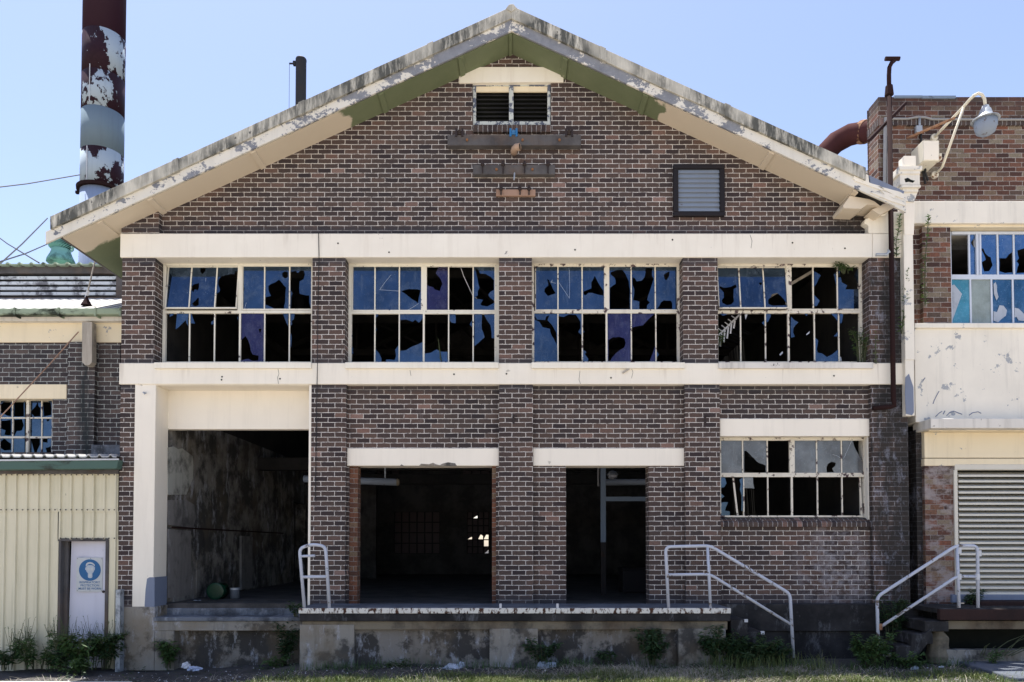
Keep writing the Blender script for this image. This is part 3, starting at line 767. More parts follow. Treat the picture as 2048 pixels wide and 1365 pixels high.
# ================================================================== windows
def fr_box(m, a, Y0, Y1): m.pb(a[0], a[1], a[2], a[3], Y0, Y1)
def zpoly(pts, O, s): return [(O[0]+x*s, O[1]+y*s) for x, y in pts]
def inset_clip(pts, rect, e):
    x0, y0, x1, y1 = rect
    out = []
    for x, y in pts:
        p = (min(max(x, x0+e), x1-e), min(max(y, y0+e), y1-e))
        if not out or abs(p[0]-out[-1][0])+abs(p[1]-out[-1][1]) > .5: out.append(p)
    if abs(out[0][0]-out[-1][0])+abs(out[0][1]-out[-1][1]) < .5: out.pop()
    return out
def jag(pts, rnd, amp):
    """broken-glass edge: split long edges and nick the middles"""
    out = []
    for i, p in enumerate(pts):
        q = pts[(i+1) % len(pts)]; out.append(p)
        L = math.hypot(q[0]-p[0], q[1]-p[1])
        if L > 70:
            t = rnd.uniform(.35, .65); nx, ny = -(q[1]-p[1])/L, (q[0]-p[0])/L; d = rnd.uniform(-amp, amp)
            out.append((p[0]+(q[0]-p[0])*t+nx*d, p[1]+(q[1]-p[1])*t+ny*d))
    return out
def make_window(parent, O, s, cols_u, rows_u, cols_l, rows_l, outer, mull, trans, panes, Y, sash=None, mats=None, frame='frame', bar=14, tint='g_blue', label=None, name='window', bottom_rail=True):
    """metal window: fixed frame + bars, glass per pane (zoom-pixel polygons), an optional swung sash"""
    fm, gm, sm, sg = MB(), {}, MB(), {}
    P = lambda x, y: (O[0]+x*s, O[1]+y*s)
    def bx(m, x0, y0, x1, y1, d0=0.0, d1=.04):
        a = P(x0, y0); b = P(x1, y1); m.pb(a[0], a[1], b[0], b[1], Y+d0, Y+d1)
    x0, y0, x1, y1 = outer
    bx(fm, x0, y0, cols_l[0][0], y1, -.01, .05); bx(fm, cols_u[-1][1], y0, x1, y1, -.01, .05)
    bx(fm, cols_l[0][0], y0, cols_u[-1][1], rows_u[0]-4, -.01, .05)
    if bottom_rail: bx(fm, cols_l[0][0], rows_l[1], cols_u[-1][1], y1, -.01, .05)
    bx(fm, cols_l[0][0], trans[0], cols_u[-1][1], trans[1], -.006, .045)
    if mull: bx(fm, mull[0], rows_u[0]-4, mull[1], trans[0], -.006, .045)
    if mull: bx(fm, (mull[0]+mull[1])/2-bar*.75, trans[1], (mull[0]+mull[1])/2+bar*.75, rows_l[1], -.002, .04)
    half = len(cols_u)//2
    for i in range(len(cols_u)-1):
        if mull and i == half-1: continue
        tgt = sm if sash and ((i < half) if sash == 'L' else True) else fm
        c = (cols_u[i][1]+cols_u[i+1][0])/2
        bx(tgt, c-bar/2, rows_u[0]-3, c+bar/2, rows_u[1]+3, .0, .03)
    for i in range(len(cols_l)-1):
        if mull and i == half-1: continue
        c = (cols_l[i][1]+cols_l[i+1][0])/2
        bx(fm, c-bar/2, trans[1], c+bar/2, rows_l[1], .0, .03)
    # sash rails
    def rails(tgt, a, b):
        bx(tgt, a, rows_u[0]-6, b, rows_u[0]+3, -.008, .025); bx(tgt, a, rows_u[1]-2, b, rows_u[1]+14, -.008, .025)
        bx(tgt, a, rows_u[0]+3, a+9, rows_u[1]-2, -.008, .025); bx(tgt, b-9, rows_u[0]+3, b, rows_u[1]-2, -.008, .025)
    if mull:
        rails(sm if sash else fm, cols_u[0][0]-9, cols_u[half-1][1]+9)
        rails(fm, cols_u[half][0]-9, cols_u[-1][1]+9)
    rnd = random.Random(int(O[0]))
    for key, (kind, tn, polys) in panes.items():
        r, c = key
        cx = (cols_u if r == 'U' else cols_l)[c]; ry = rows_u if r == 'U' else rows_l
        rect = (cx[0]-4, ry[0]-4, cx[1]+4, ry[1]+4)
        swung = sash and r == 'U' and c < half
        dct = sg if swung else gm
        g = dct.setdefault(tn or tint, MB())
        Yg = Y+.016
        X = lambda pts: [(W(*P(x, y), Yg).x, W(*P(x, y), Yg).z) for x, y in pts]
        R4 = [(rect[0], rect[1]), (rect[2], rect[1]), (rect[2], rect[3]), (rect[0], rect[3])]
        if kind == 'F': g.flat(X(R4), [], Yg)
        elif kind == 'H': g.flat(X(R4), [X(jag(inset_clip(h, rect, 5+rnd.uniform(0, 3)), rnd, 6)) for h in polys], Yg)
        elif kind == 'S':
            for h in polys: g.flat(X(jag(inset_clip(h, rect, 0), rnd, 5)), [], Yg)
    w = obj(name, fm, M[frame], parent, .003)
    if label: w['label'] = label
    for tn, g in gm.items(): obj('glass', g, M[tn], w)
    if sash:
        ang = R(7.5)
        c = (W(*P(400, (rows_u[0]+rows_u[1])/2), Y))
        def rot(m):
            out = []
            for x, y, z in m.v:
                yy, zz = y-Y, z-c.z
                out.append((x, Y-.02 + yy*math.cos(ang)+zz*math.sin(ang), c.z + zz*math.cos(ang)-yy*math.sin(ang)))
            m.v = out; return m
        so = obj('sash', rot(sm), M[frame], w, .002)
        for tn, g in sg.items(): obj('sash_glass', rot(g), M[tn], w)
    return w
WY = .27
PU = 'g_purple'
F = ('F', None, [])
H = lambda *p, t=None: ('H', t, list(p)); SH = lambda *p, t=None: ('S', t, list(p))
k1 = 330/1877
# first upper window
make_window(B, (310, 500), k1, [(145,400),(415,690),(705,935),(1000,1235),(1255,1520),(1540,1775)], (185,672), [(120,380),(400,665),(685,945),(970,1235),(1255,1515),(1540,1780)], (725,1272),
  (86,148,1790,1290), (940,988), (690,722), {
  ('U',0): F, ('U',1): H([(510,200),(570,195),(565,235),(535,275),(512,240)],[(410,430),(445,395),(505,380),(505,440),(490,470),(470,455),(455,460),(445,490),(415,455)],[(440,625),(475,590),(500,555),(512,560),(515,640),(480,660),(455,650)]),
  ('U',2): SH([(700,180),(940,180),(940,240),(910,235),(900,270),(850,275),(800,285),(750,300),(725,340),(720,390),(745,450),(745,480),(695,515),(700,400)]),
  ('U',3): H([(1000,405),(1018,440),(1012,468),(1000,470)]),
  ('U',4): H([(1290,410),(1370,370),(1410,340),(1440,370),(1490,430),(1480,600),(1470,675),(1360,675),(1258,625),(1258,540),(1320,525),(1290,450)],[(1445,265),(1475,245),(1512,255),(1512,310),(1480,328),(1450,305)]),
  ('U',5): H([(1540,250),(1600,240),(1625,265),(1650,240),(1690,235),(1705,280),(1690,335),(1645,360),(1645,500),(1680,510),(1755,520),(1755,600),(1772,660),(1772,675),(1545,675),(1550,530),(1565,500),(1545,460)]),
  ('L',0): SH([(160,722),(215,722),(205,745),(165,765)],[(250,722),(384,722),(375,870),(350,800),(270,880),(235,905)]),
  ('L',1): SH([(398,722),(415,722),(455,840),(398,835)],[(668,800),(640,820),(640,850),(668,845)]),
  ('L',2): SH([(947,760),(935,775),(947,800)]),
  ('L',3): H([(975,1030),(1030,980),(1060,1030),(1090,1150),(1110,1190),(1180,1205),(1175,1260),(1110,1265),(1060,1240),(975,1260)],[(1178,900),(1215,898),(1193,955)],t=PU),
  ('L',4): SH([(1455,722),(1519,722),(1512,870)]),
  ('L',5): SH([(1536,722),(1590,730),(1580,790),(1555,810),(1560,850),(1536,870)],[(1536,950),(1552,960),(1550,1100),(1536,1110)]) }, WY, sash='L')
k2 = 320/1820
make_window(B, (690, 500), k2, [(90,330),(350,605),(630,865),(930,1165),(1190,1445),(1470,1700)], (188,685), [(75,328),(350,605),(628,885),(910,1165),(1192,1440),(1475,1725)], (730,1275),
  (38,155,1752,1295), (868,922), (700,728), {
  ('U',0): F, ('U',1): F, ('U',2): H([(640,470),(690,455),(760,448),(860,460),(850,500),(838,550),(830,610),(760,560)]),
  ('U',3): H([(932,195),(1065,200),(1032,270),(1085,330),(1108,385),(1080,470),(1020,450),(1000,425),(932,400)],t=PU),
  ('U',5): H([(1480,210),(1520,230),(1535,270),(1600,275),(1660,310),(1698,350),(1698,455),(1650,480),(1630,515),(1650,545),(1698,580),(1698,605),(1620,645),(1560,635),(1540,620),(1570,570),(1490,560),(1475,545),(1510,520),(1510,470),(1530,435),(1510,340)]),
  ('L',0): SH([(71,955),(85,975),(71,1010)],[(71,1100),(92,1120),(85,1150),(95,1175),(71,1190)]),
  ('L',1): SH([(346,735),(385,735),(360,770),(346,772)],[(346,1130),(390,1180),(415,1240),(415,1279),(346,1279)],[(465,1250),(510,1248),(565,1255),(580,1210),(570,1140),(609,1085),(609,1279),(465,1279)],[(346,895),(370,905),(346,920)]),
  ('L',2): SH([(624,726),(889,726),(889,770),(840,830),(800,795),(770,820),(700,795),(624,800)],[(624,1150),(700,1140),(785,1092),(889,1045),(889,1279),(624,1279)]),
  ('L',3): SH([(906,1180),(980,1170),(1045,1135),(1100,1160),(1169,1160),(1169,1279),(906,1279)]),
  ('L',4): SH([(1188,726),(1255,726),(1258,835),(1215,830),(1188,800)],[(1444,800),(1420,850),(1444,880)]),
  ('L',5): SH([(1471,726),(1560,726),(1555,900),(1588,995),(1471,1098)],[(1580,740),(1729,726),(1729,1005),(1668,1005),(1655,860),(1620,810)]) }, WY)
make_window(B, (1050, 500), k1, [(125,365),(385,640),(660,900),(960,1198),(1220,1470),(1495,1730)], (188,680), [(105,365),(385,640),(665,920),(945,1200),(1220,1480),(1500,1755)], (725,1270),
  (76,158,1790,1292), (902,956), (694,722), {
  ('U',0): H([(250,335),(275,345),(285,375),(300,400),(320,450),(350,495),(260,525),(220,480),(225,440),(265,405)]), ('U',1): F,
  ('U',2): H([(665,475),(715,455),(755,440),(755,370),(793,297),(830,370),(890,465),(895,520),(760,490),(720,490),(690,520),(665,505)]),
  ('U',3): H([(975,255),(1040,235),(1105,230),(1140,270),(1180,360),(1195,460),(1195,675),(965,675),(965,435),(1030,390),(1020,320),(975,280)]),
  ('U',4): H([(1222,310),(1250,325),(1270,360),(1330,350),(1360,310),(1370,205),(1450,210),(1445,300),(1464,330),(1400,525),(1390,570),(1420,600),(1390,630),(1385,675),(1300,675),(1300,590),(1230,575),(1245,450),(1222,400)]),
  ('U',5): H([(1580,285),(1645,245),(1640,300),(1605,352),(1585,325)],[(1500,675),(1545,600),(1580,575),(1660,580),(1675,610),(1675,675)]),
  ('L',0): H([(110,740),(135,795),(230,800),(240,760),(278,745),(255,800),(310,860),(355,940),(360,1080),(300,970),(285,900),(200,880),(165,820),(110,795)]),
  ('L',1): SH([(381,722),(644,722),(644,970),(605,935),(632,890),(630,820),(580,740),(500,735),(440,765),(381,755)]),
  ('L',2): SH([(661,920),(680,932),(661,945)],[(661,1135),(700,1165),(680,1185),(720,1240),(715,1274),(661,1274)]),
  ('L',3): H([(948,1030),(1000,995),(1070,990),(1130,1010),(1145,1060),(1130,1110),(1030,1180),(970,1265),(948,1265)],t=PU),
  ('L',4): SH([(1216,722),(1480,722),(1340,860),(1280,870),(1216,885)],[(1484,1085),(1415,1274),(1484,1274)],t=PU),
  ('L',5): SH([(1496,1150),(1522,1190),(1496,1230)]) }, WY, frame='frame_rusty')
make_window(B, (1420, 500), k1, [(95,325),(345,600),(620,865),(930,1160),(1190,1440),(1460,1700)], (190,672), [(92,340),(360,620),(645,895),(925,1180),(1200,1455),(1480,1725)], (725,1270),
  (70,160,1750,1292), (872,920), (688,722), {
  ('U',0): H([(105,415),(150,435),(230,425),(290,395),(300,430),(265,450),(262,600),(230,635),(180,645),(130,615),(125,585),(150,550),(150,490),(105,440)]),
  ('U',1): H([(555,375),(585,370),(590,395),(565,405)]), ('U',2): H([(650,580),(700,510),(760,500),(800,540),(850,610),(860,645),(700,650),(650,630)]),
  ('U',4): SH([(1186,245),(1260,290),(1215,380),(1186,420)],[(1186,515),(1248,580),(1215,640),(1186,640)],[(1444,250),(1405,280),(1425,360),(1444,450)]),
  ('U',5): H([(1480,200),(1690,200),(1640,300),(1690,410),(1690,445),(1540,450),(1560,405),(1500,370),(1480,300)]),
  ('L',0): SH([(95,722),(200,735),(150,750)]), ('L',1): SH([(624,800),(590,830),(624,870)]), ('L',2): SH([(641,722),(690,730),(690,760),(660,820),(641,825)]),
  ('L',3): SH([(921,760),(960,800),(1005,825),(950,890),(945,940),(965,990),(921,1000)],[(1070,722),(1115,722),(1100,755)]),
  ('L',4): SH([(1370,722),(1459,722),(1459,830),(1420,770)],[(1459,920),(1405,985),(1459,985)],[(1196,1000),(1230,1030),(1215,1130),(1225,1170),(1275,1180),(1330,1220),(1390,1190),(1459,1130),(1459,1274),(1196,1274)]),
  ('L',5): SH([(1476,722),(1515,735),(1500,830),(1476,840)]) }, WY, sash='L', frame='frame_rusty')
for a, b, mt in ((308, 622, 'cream'), (690, 997, 'cream'), (1063, 1370, 'cream'), (1438, 1747, 'cream_sill')):
    part('window_sill', lambda m: m.pb(a, 725, b, 737, -.075, .40), M[mt], bevel=.006)
k5 = 340/1934
wl = make_window(B, (1420, 830), k5, [(128,360),(385,640),(665,905),(965,1205),(1225,1485),(1510,1750)], (290,662), [(125,375),(395,648),(672,935),(955,1215),(1235,1495),(1515,1775)], (712,1146),
  (100,250,1795,1166), (906,962), (676,708), {
  ('U',0): F, ('U',1): H([(388,415),(410,408),(450,445),(500,495),(560,550),(640,580),(640,658),(388,658)]), ('U',3): F,
  ('U',4): H([(1325,600),(1340,560),(1380,535),(1430,545),(1425,580),(1390,610),(1410,655),(1328,655)]), ('U',5): H([(1625,296),(1748,296),(1748,530),(1730,528),(1660,400)]),
  ('L',0): SH([(121,712),(170,715),(188,780),(160,825),(121,830)],[(121,890),(165,930),(121,955)],[(121,1000),(205,995),(170,1090),(225,1100),(225,1150),(121,1150)],[(335,740),(370,715),(378,1100),(355,1090),(360,920),(340,850),(350,790)],t='g_blue'),
  ('L',1): SH([(391,708),(490,708),(490,770),(505,840),(391,835)]) }, .25, frame='frame_rusty', tint='g_grey', label='lower window with dusty grey panes and rust spotted bars')
part('window_reveal', lambda m: m.pb(1735, 873, 1747, 1040, .12, TH+.01), M['cream_flaked'])
def slope_sill(m):
    a = [W(1440, 1054, .05), W(1746, 1054, .05), W(1746, 1043, .055), W(1440, 1043, .055)]
    z1 = W(1600, 1054, .05).z; z2 = W(1600, 1044, .05).z; z3 = W(1600, 1036, .25).z
    x0, x1 = W(1441, 1050, .05).x, W(1746, 1050, .05).x
    ring = lambda x: [(x, .05, z1), (x, .30, z1), (x, .30, z3), (x, .22, z3-.005), (x, .062, z2), (x, .05, z2-.02)]
    m.hull_prism(ring(x1), ring(x0))
obj('brick_sill', (lambda m: (slope_sill(m), m)[1])(MB()), M['brick_sill'], wl, fix=True)
for xs, xe, yt, yb in ((1466, 1475, 955, 1032), (1719, 1723, 955, 1032)):
    obj('loose_glazing_bar', MB().bar(W(xs, yt, .30), W(xe, yb, .28), .03, .02), M['frame_rusty'], wl)

# hairline cracks in the panes, a hanging cord and splintered battens just inside
def zt(O, k, pts, Y): return [W(O[0]+x*k, O[1]+y*k, Y) for x, y in pts]
ws = [w_ for w_ in B.children if w_.name.split('.')[0] == 'window' and len(w_.data.polygons) > 60]
for O, k, lines in (((690,500), k2, ([(395,455),(612,470)], [(395,455),(455,370),(525,285)], [(835,612),(780,650),(715,686)])), ((1050,500), k1, ([(505,230),(508,400),(505,552)], [(505,552),(450,470),(388,375)], [(285,365),(352,382)], [(300,375),(310,340)])), ((310,500), k1, ([(578,320),(570,560)], [(1040,600),(1020,672)])), ((1420,830), k5, ([(1610,300),(1520,500)], [(1395,452),(1440,465),(1485,490)]))):
    par = min(ws, key=lambda w_: abs(w_.data.vertices[0].co.x + base_of(w_).x - W(O[0]+40*k, 620, WY).x) + abs(w_.data.vertices[0].co.z + base_of(w_).z - W(0, O[1]+700*k, WY).z))
    for ln in lines: obj('crack', MB().tube(zt(O, k, ln, (.25 if O[1] > 700 else WY)+.012), .0022, 4), M['frame_blue'], par)
part('hanging_cord', lambda m: m.tube(zt((690,500), k2, [(1318,205),(1350,300),(1455,525),(1500,555)], .36), .006, 5), M['chalk'])
def batten(m):
    m.bar(*zt((1420,500), k1, [(60,1010),(345,730)], .62), .03, .03)
    for x, y, l in ((95,985,120),(132,950,150),(170,915,140),(208,880,130),(245,845,110),(283,805,90)):
        a, b = zt((1420,500), k1, [(x,y),(x-14,y+l)], .60); m.bar(a, b, .028, .012)
        a, b = zt((1420,500), k1, [(x-40,y-55),(x+20,y-10)], .60); m.bar(a, b, .018, .012)
part('splintered_batten', batten, M['chalk'])  # chalk white puts the sun on these battens into their colour
def slivers(m):
    for pts in ([(545,470),(575,490),(578,595),(560,560)], [(585,485),(604,470),(606,560),(592,560)], [(520,480),(560,440),(600,410),(590,450),(545,500)], [(640,400),(655,345),(690,335),(680,375)], [(735,260),(775,225),(770,300),(755,270)], [(832,215),(856,205),(850,295),(835,270)], [(440,640),(470,620),(490,640),(455,665)], [(320,640),(335,605),(345,640)], [(395,735),(430,730),(405,795)], [(1095,960),(1135,925),(1130,950),(1100,972)], [(790,1190),(825,1155),(830,1175),(800,1205)], [(1405,1262),(1490,1215),(1500,1262)]):
        m.pp([(1420+x*k1, 500+y*k1) for x, y in pts], .33, .335)
part('bright_sliver', slivers, M['rag'])  # pale slivers put in for the bright specks behind the panes
# gable vent window: two louvred lights over a soldier-course sill
vw = part('vent_window', lambda m: (m.pb(946, 165, 1101, 172, .15, .30), m.pb(946, 172, 952, 250, .15, .3), m.pb(1095, 172, 1101, 250, .15, .3), m.pb(946, 243, 1101, 250, .14, .3), m.pb(1018, 172, 1027, 243, .14, .3)), M['frame_old'], bevel=.004)
def slats(m, x0, x1, y0, y1, n, Y, d=.06, th=.008, tilt=.05):
    for i in range(n):
        yy = y0+(y1-y0)*(i+.5)/n
        a, b = W(x0, yy, Y), W(x1, yy, Y)
        ring = lambda x: [(x, Y, a.z-tilt), (x, Y+d, a.z+tilt), (x, Y+d, a.z+tilt-th), (x, Y, a.z-tilt-th)]
        m.hull_prism(ring(a.x), ring(b.x))
for a, b in ((952, 1018), (1027, 1095)):
    obj('louvre', (lambda m: (slats(m, a, b, 184, 243, 7, .20, .06, .008, .03), m)[1])(MB()), M['under'], vw, fix=True)
    obj('blind_board', MB().pb(a, 172, b, 184, .17, .2), M['cream_yellow'], vw)
obj('backing', MB().pb(940, 165, 1107, 252, .34, .38), M['black'], vw)
obj('brick_sill', MB().pb(946, 250, 1102, 264, .05, .3), M['brick_sill'], vw, .008)
# ================================================================== things fixed to the warehouse
GR = 'timber insulator rails on the gable'
def pin(m, x, y0, y1, Y, r=.02):
    m.lathe([(r*.8, 0), (r*1.7, .02), (r*1.7, .05), (r, .06), (r, .09)], W(x, y0, Y)-Vector((0, 0, .06)), 10)
    m.tube([W(x, y0, Y), W(x, y1, Y)], r*.6, 6)
def rail(label, x0, x1, y0, y1, mat, pins, bolts=(), d=.11, blue=None, bracket=False):
    c = W((x0+x1)/2, y1, GY-d)
    t = thing('insulator_rail', label, 'timber rail', c, GR)
    obj('timber', MB().pb(x0, y0, x1, y1, GY-d, GY-.003), mat, t, .006)
    for x in pins:
        m = MB()
        if bracket:
            for dx in (-6, 6):
                m.box(W(x+dx-2, y0, 0).x, W(x+dx+2, y0, 0).x, GY-d-.02, GY-d+.05, W(x, y0+6, 0).z, W(x, y0-10, 0).z)
            m.lathe([(.03, -.04), (.045, -.02), (.03, 0), (.045, .02), (.03, .04)], W(x, y0-4, GY-d), 10)
        else:
            pin(m, x, y0-4, y1-2, GY-d-.025)
        obj('insulator', m, M['insul_blue'] if x == blue else M['bolt'], t)
    for x in bolts:
        obj('bolt', MB().lathe([(.022, 0), (.022, .02), (.012, .03)], W(x, (y0+y1)/2-1, GY-d-.03), 8, axis='y'), M['bolt_orange'], t)
rail('longest grey timber rail under the gable vent, with three paired insulator brackets', 895, 1162, 270, 291, M['timber'], (919, 1027, 1138), (934, 1045, 1119), .14, 1027, True)
rail('middle timber rail with four rusty insulator pins, below the short pipe stub', 946, 1110, 330, 349, M['timber'], (965, 1006, 1049, 1096), (993, 1065), .11)
rail('shortest pinkish timber rail, lowest of the three on the gable', 992, 1071, 379, 392, M['timber_tan'], (1002, 1040, 1058), (), .06)
t = thing('pipe_stub', 'short pale clay pipe elbow poking out below the longest timber rail', 'pipe', W(1033, 300, GY))
pts = [W(1028, 303, GY)+Vector((0, .05, 0)), W(1028, 303, -.02), W(1029, 299, -.10), W(1033, 295, -.15), W(1040, 294, -.18)]
obj('elbow', MB().tube(pts, .062, 14), M['terracotta'], t, smooth=True)
obj('mouth', MB().tube([pts[-1]-Vector((.008, 0, 0)), pts[-1]+Vector((.004, -.001, 0))], .05, 12), M['black'], t)
o = obj('pipe_spout', MB().tube([W(1029, 345, GY), W(1029, 347, .0), W(1028, 360, -.05)], .014, 8), M['galv']); tag(o, 'tiny metal spout hanging under the middle timber rail', 'pipe')
# metal wall louvre
c = W(1398, 430, GY)
t = thing('wall_louvre', 'square grey metal louvre in a thick black frame on the gable', 'vent', c)
def fr(m):
    m.pb(1347, 328, 1450, 337, GY-.07, GY-.002); m.pb(1347, 423, 1450, 432, GY-.07, GY-.002); m.pb(1347, 337, 1357, 423, GY-.07, GY-.002); m.pb(1440, 337, 1450, 423, GY-.07, GY-.002)
obj('frame', (lambda m: (fr(m), m)[1])(MB()), M['dark_metal'], t, .01)
obj('slats', (lambda m: (slats(m, 1357, 1440, 337, 423, 9, GY-.045, .03, .006, .034), m)[1])(MB()), M['louvre_grey'], t, fix=True)
obj('backing', MB().pb(1355, 335, 1442, 425, GY-.008, GY-.004), M['louvre_grey'], t)
# small wall marks: hooks
for n, (x, y, Y, lab) in enumerate(((1027, 838, 0, 'small rusty bracket on the middle lower brick pillar'), (1410, 838, 0, 'small rusty bracket on the pillar left of the lower window'))):
    p = W(x, y, Y)
    o = obj('wall_bracket', MB().box(p.x-.02, p.x+.02, -.012, -.001, p.z-.09, p.z+.07).tube([p+Vector((0, -.01, .04)), p+Vector((.05, -.06, .02)), p+Vector((.06, -.07, .05))], .008, 6), M['bolt'])
    tag(o, lab, 'bracket', 'small wall fittings')
p = W(292, 786, -.02)
o = obj('wall_hook', MB().tube([p+Vector((-.03, .01, 0)), p+Vector((-.03, -.03, 0)), p+Vector((.0, -.05, -.03)), p+Vector((.03, -.05, -.01))], .012, 7), M['galv']); tag(o, 'bent metal hook near the top of the cream portal column', 'hook', 'small wall fittings')
p = W(1252, 743, -.035)
o = obj('wall_bracket', MB().bar(p+Vector((-.06, -.01, -.03)), p+Vector((.05, -.02, .04)), .03, .03), M['timber_pale']); tag(o, 'small pale bracket on the lower cream band', 'bracket', 'small wall fittings')
o = obj('wall_cable', MB().tube([W(637, 467, -.045), W(638, 515, -.045), W(636, 600, -.02), W(635, 720, -.085), W(634, 769, -.045), W(632, 900, -.02), W(631, 1000, -.02)], .007, 5), M['cable']); tag(o, 'thin dark cable running down the pillar between the first two upper windows', 'cable')
# floodlight at the right end of the upper band
p = W(1790, 507, -.05)
t = thing('floodlight', 'small tubular lamp fitting sticking out beside the brown pipe', 'lamp', p)
obj('arm', MB().tube([W(1795, 508, -.03), W(1780, 505, -.16), W(1776, 500, -.2)], .014, 8), M['galv'], t)
obj('head', MB().tube([W(1752, 510, -.2), W(1773, 510, -.2), W(1778, 503, -.2)], [.026, .026, .02], 10), M['galv'], t)
# rising brown pipe with T head
p0, p1 = W(1783, 520, -.14), W(1783, 200, -.14)
X = p0.x
t = thing('vent_pipe', 'thin dark brown vent pipe with a T-shaped head, running up the corner between buildings', 'pipe', (X, -.14, W(1790, 815, -.14).z))
zt = W(1779, 175, -.14).z
obj('riser', MB().tube([(W(1744, 817, -.03).x, -.06, W(1744, 817, -.06).z), (W(1778, 815, -.06).x, -.09, W(1778, 815, -.06).z), (W(1788, 812, -.1).x, -.12, W(1788, 812, -.1).z), (X, -.14, W(1790, 800, -.14).z), (X, -.14, zt-.1)], .042, 10), M['brown_pipe'], t, smooth=True)
obj('collar', MB().tube([(X, -.14, zt-.14), (X, -.14, zt+.02)], [.075, .06], 12), M['brown_pipe'], t)
obj('swan_neck', MB().tube([(X, -.14, zt-.05), (X, -.14, W(1779, 150, -.14).z), (X+.01, -.14, W(1780, 135, -.14).z), (X+.05, -.14, W(1785, 126, -.14).z), (X+.11, -.14, W(1790, 120, -.14).z)], .036, 10), M['brown_pipe'], t, smooth=True)
zt2 = W(1790, 118, -.14).z
obj('head', MB().tube([(X-.06, -.14, zt2), (X+.19, -.14, zt2)], .036, 10), M['brown_pipe'], t)

# ================================================================== loading dock
DY = -.9
D = thing('loading_dock', 'concrete loading dock with a rusting white steel edge along the warehouse', 'loading dock', (0, -.45, .15))
zdk = W(1000, 1216.5, DY).z
xa, xb = W(597, 1222, DY).x, W(1462, 1222, DY).x
obj('deck', MB().box(xa, xb, DY+.05, .0, zdk-.16, zdk), M['deck'], D, .006)
obj('edge_strip', MB().pb(597, 1217, 1462, 1227.5, DY-.012, DY+.05), M['edge_steel'], D, .006)
obj('slab_edge', MB().pb(599, 1227.5, 1461, 1243, DY, DY+.3), M['conc_dark'], D, .012)
obj('beam', MB().pb(604, 1243, 1455, 1260, DY+.05, DY+.3), M['conc_beam'], D, .01)
obj('pier', MB().pb(599, 1250, 708, 1350, DY+.035, DY+.3), M['conc'], D, .01)
obj('pier', MB().pb(979, 1258, 1076, 1350, DY+.035, DY+.3), M['conc'], D, .01)
obj('pier', MB().pb(1357, 1258, 1452, 1350, DY+.035, DY+.3), M['conc'], D, .01)
obj('wall_panel', MB().pb(690, 1256, 1000, 1350, DY+.14, DY+.3), M['conc_panel'], D)
obj('wall_panel', MB().pb(1060, 1256, 1370, 1350, DY+.14, DY+.3), M['conc_panel'], D)
obj('side_wall', MB().box(xa+.02, xa+.25, DY+.3, 0, -.1, zdk-.16).box(xb-.25, xb-.05, DY+.3, 0, -.1, zdk-.16), M['conc_dark'], D)
for x in (1001, 1115):
    obj('stop_block', MB().pb(x-2.3, 1208, x+2.3, 1217, DY+.01, DY+.06), M['chalk'], D)
# ================================================================== handrails
def tubes(t, items):
    for nm, pts, r in items:
        pp = [W(*p) for p in pts]
        # round the corners
        out = [pp[0]]
        for i in range(1, len(pp)-1):
            a, b, c = pp[i-1], pp[i], pp[i+1]
            d = min(.09, (a-b).length*.4, (c-b).length*.4)
            s, e = b+(a-b).normalized()*d, b+(c-b).normalized()*d
            for k in range(5):
                u = k/4; out.append(s*(1-u)**2+b*2*u*(1-u)+e*u*u)
        out.append(pp[-1])
        obj(nm, MB().tube(out, r, 10), M['rail'], t, smooth=True)
HG = 'painted tube handrails'
y = DY+.06
t = thing('handrail', 'short ladder-like grey tube handrail at the left end of the dock', 'handrail', W(632, 1216, y), HG)
tubes(t, [('hoop', [(609, 1217, y), (599, 1097, y), (624, 1089, y), (651, 1093, y), (659, 1216, y)], .027), ('rung', [(601, 1113, y), (630, 1112, y)], .022), ('rung', [(604, 1154.5, y), (655, 1154, y)], .024)])
t = thing('handrail', 'grey-white tube handrail running down the steps at the right end of the dock', 'handrail', W(1375, 1216, y), HG)
tubes(t, [('top_rail', [(1337, 1216, y), (1331, 1094, y), (1420, 1092, y), (1580, 1188, y), (1587, 1316, y)], .026), ('post', [(1415, 1093, y), (1421, 1216, y)], .024), ('mid_rail', [(1334, 1150, y), (1420, 1149, y), (1581, 1249, y)], .024)])
t = thing('handrail', 'bare galvanised tube handrail climbing the dark steps to the shuttered dock', 'handrail', W(1757, 1318, y), HG)
tubes(t, [('top_rail', [(1757, 1318, y), (1754, 1194, y), (1912, 1092, y), (1955, 1092, y), (1956, 1216, y)], .026), ('post', [(1914, 1093, y), (1918, 1216, y)], .026), ('mid_rail', [(1760, 1255, y), (1914, 1153, y), (1955, 1154, y)], .024)])
for px, py in ((1918, 1154), (1955, 1154), (1958, 1107), (1918, 1102), (1760, 1254)):
    obj('coupling', MB().tube([W(px, py-6, y), W(px, py+6, y)], .036, 10), M['chalk'] if px > 1800 else M['rust'], t)
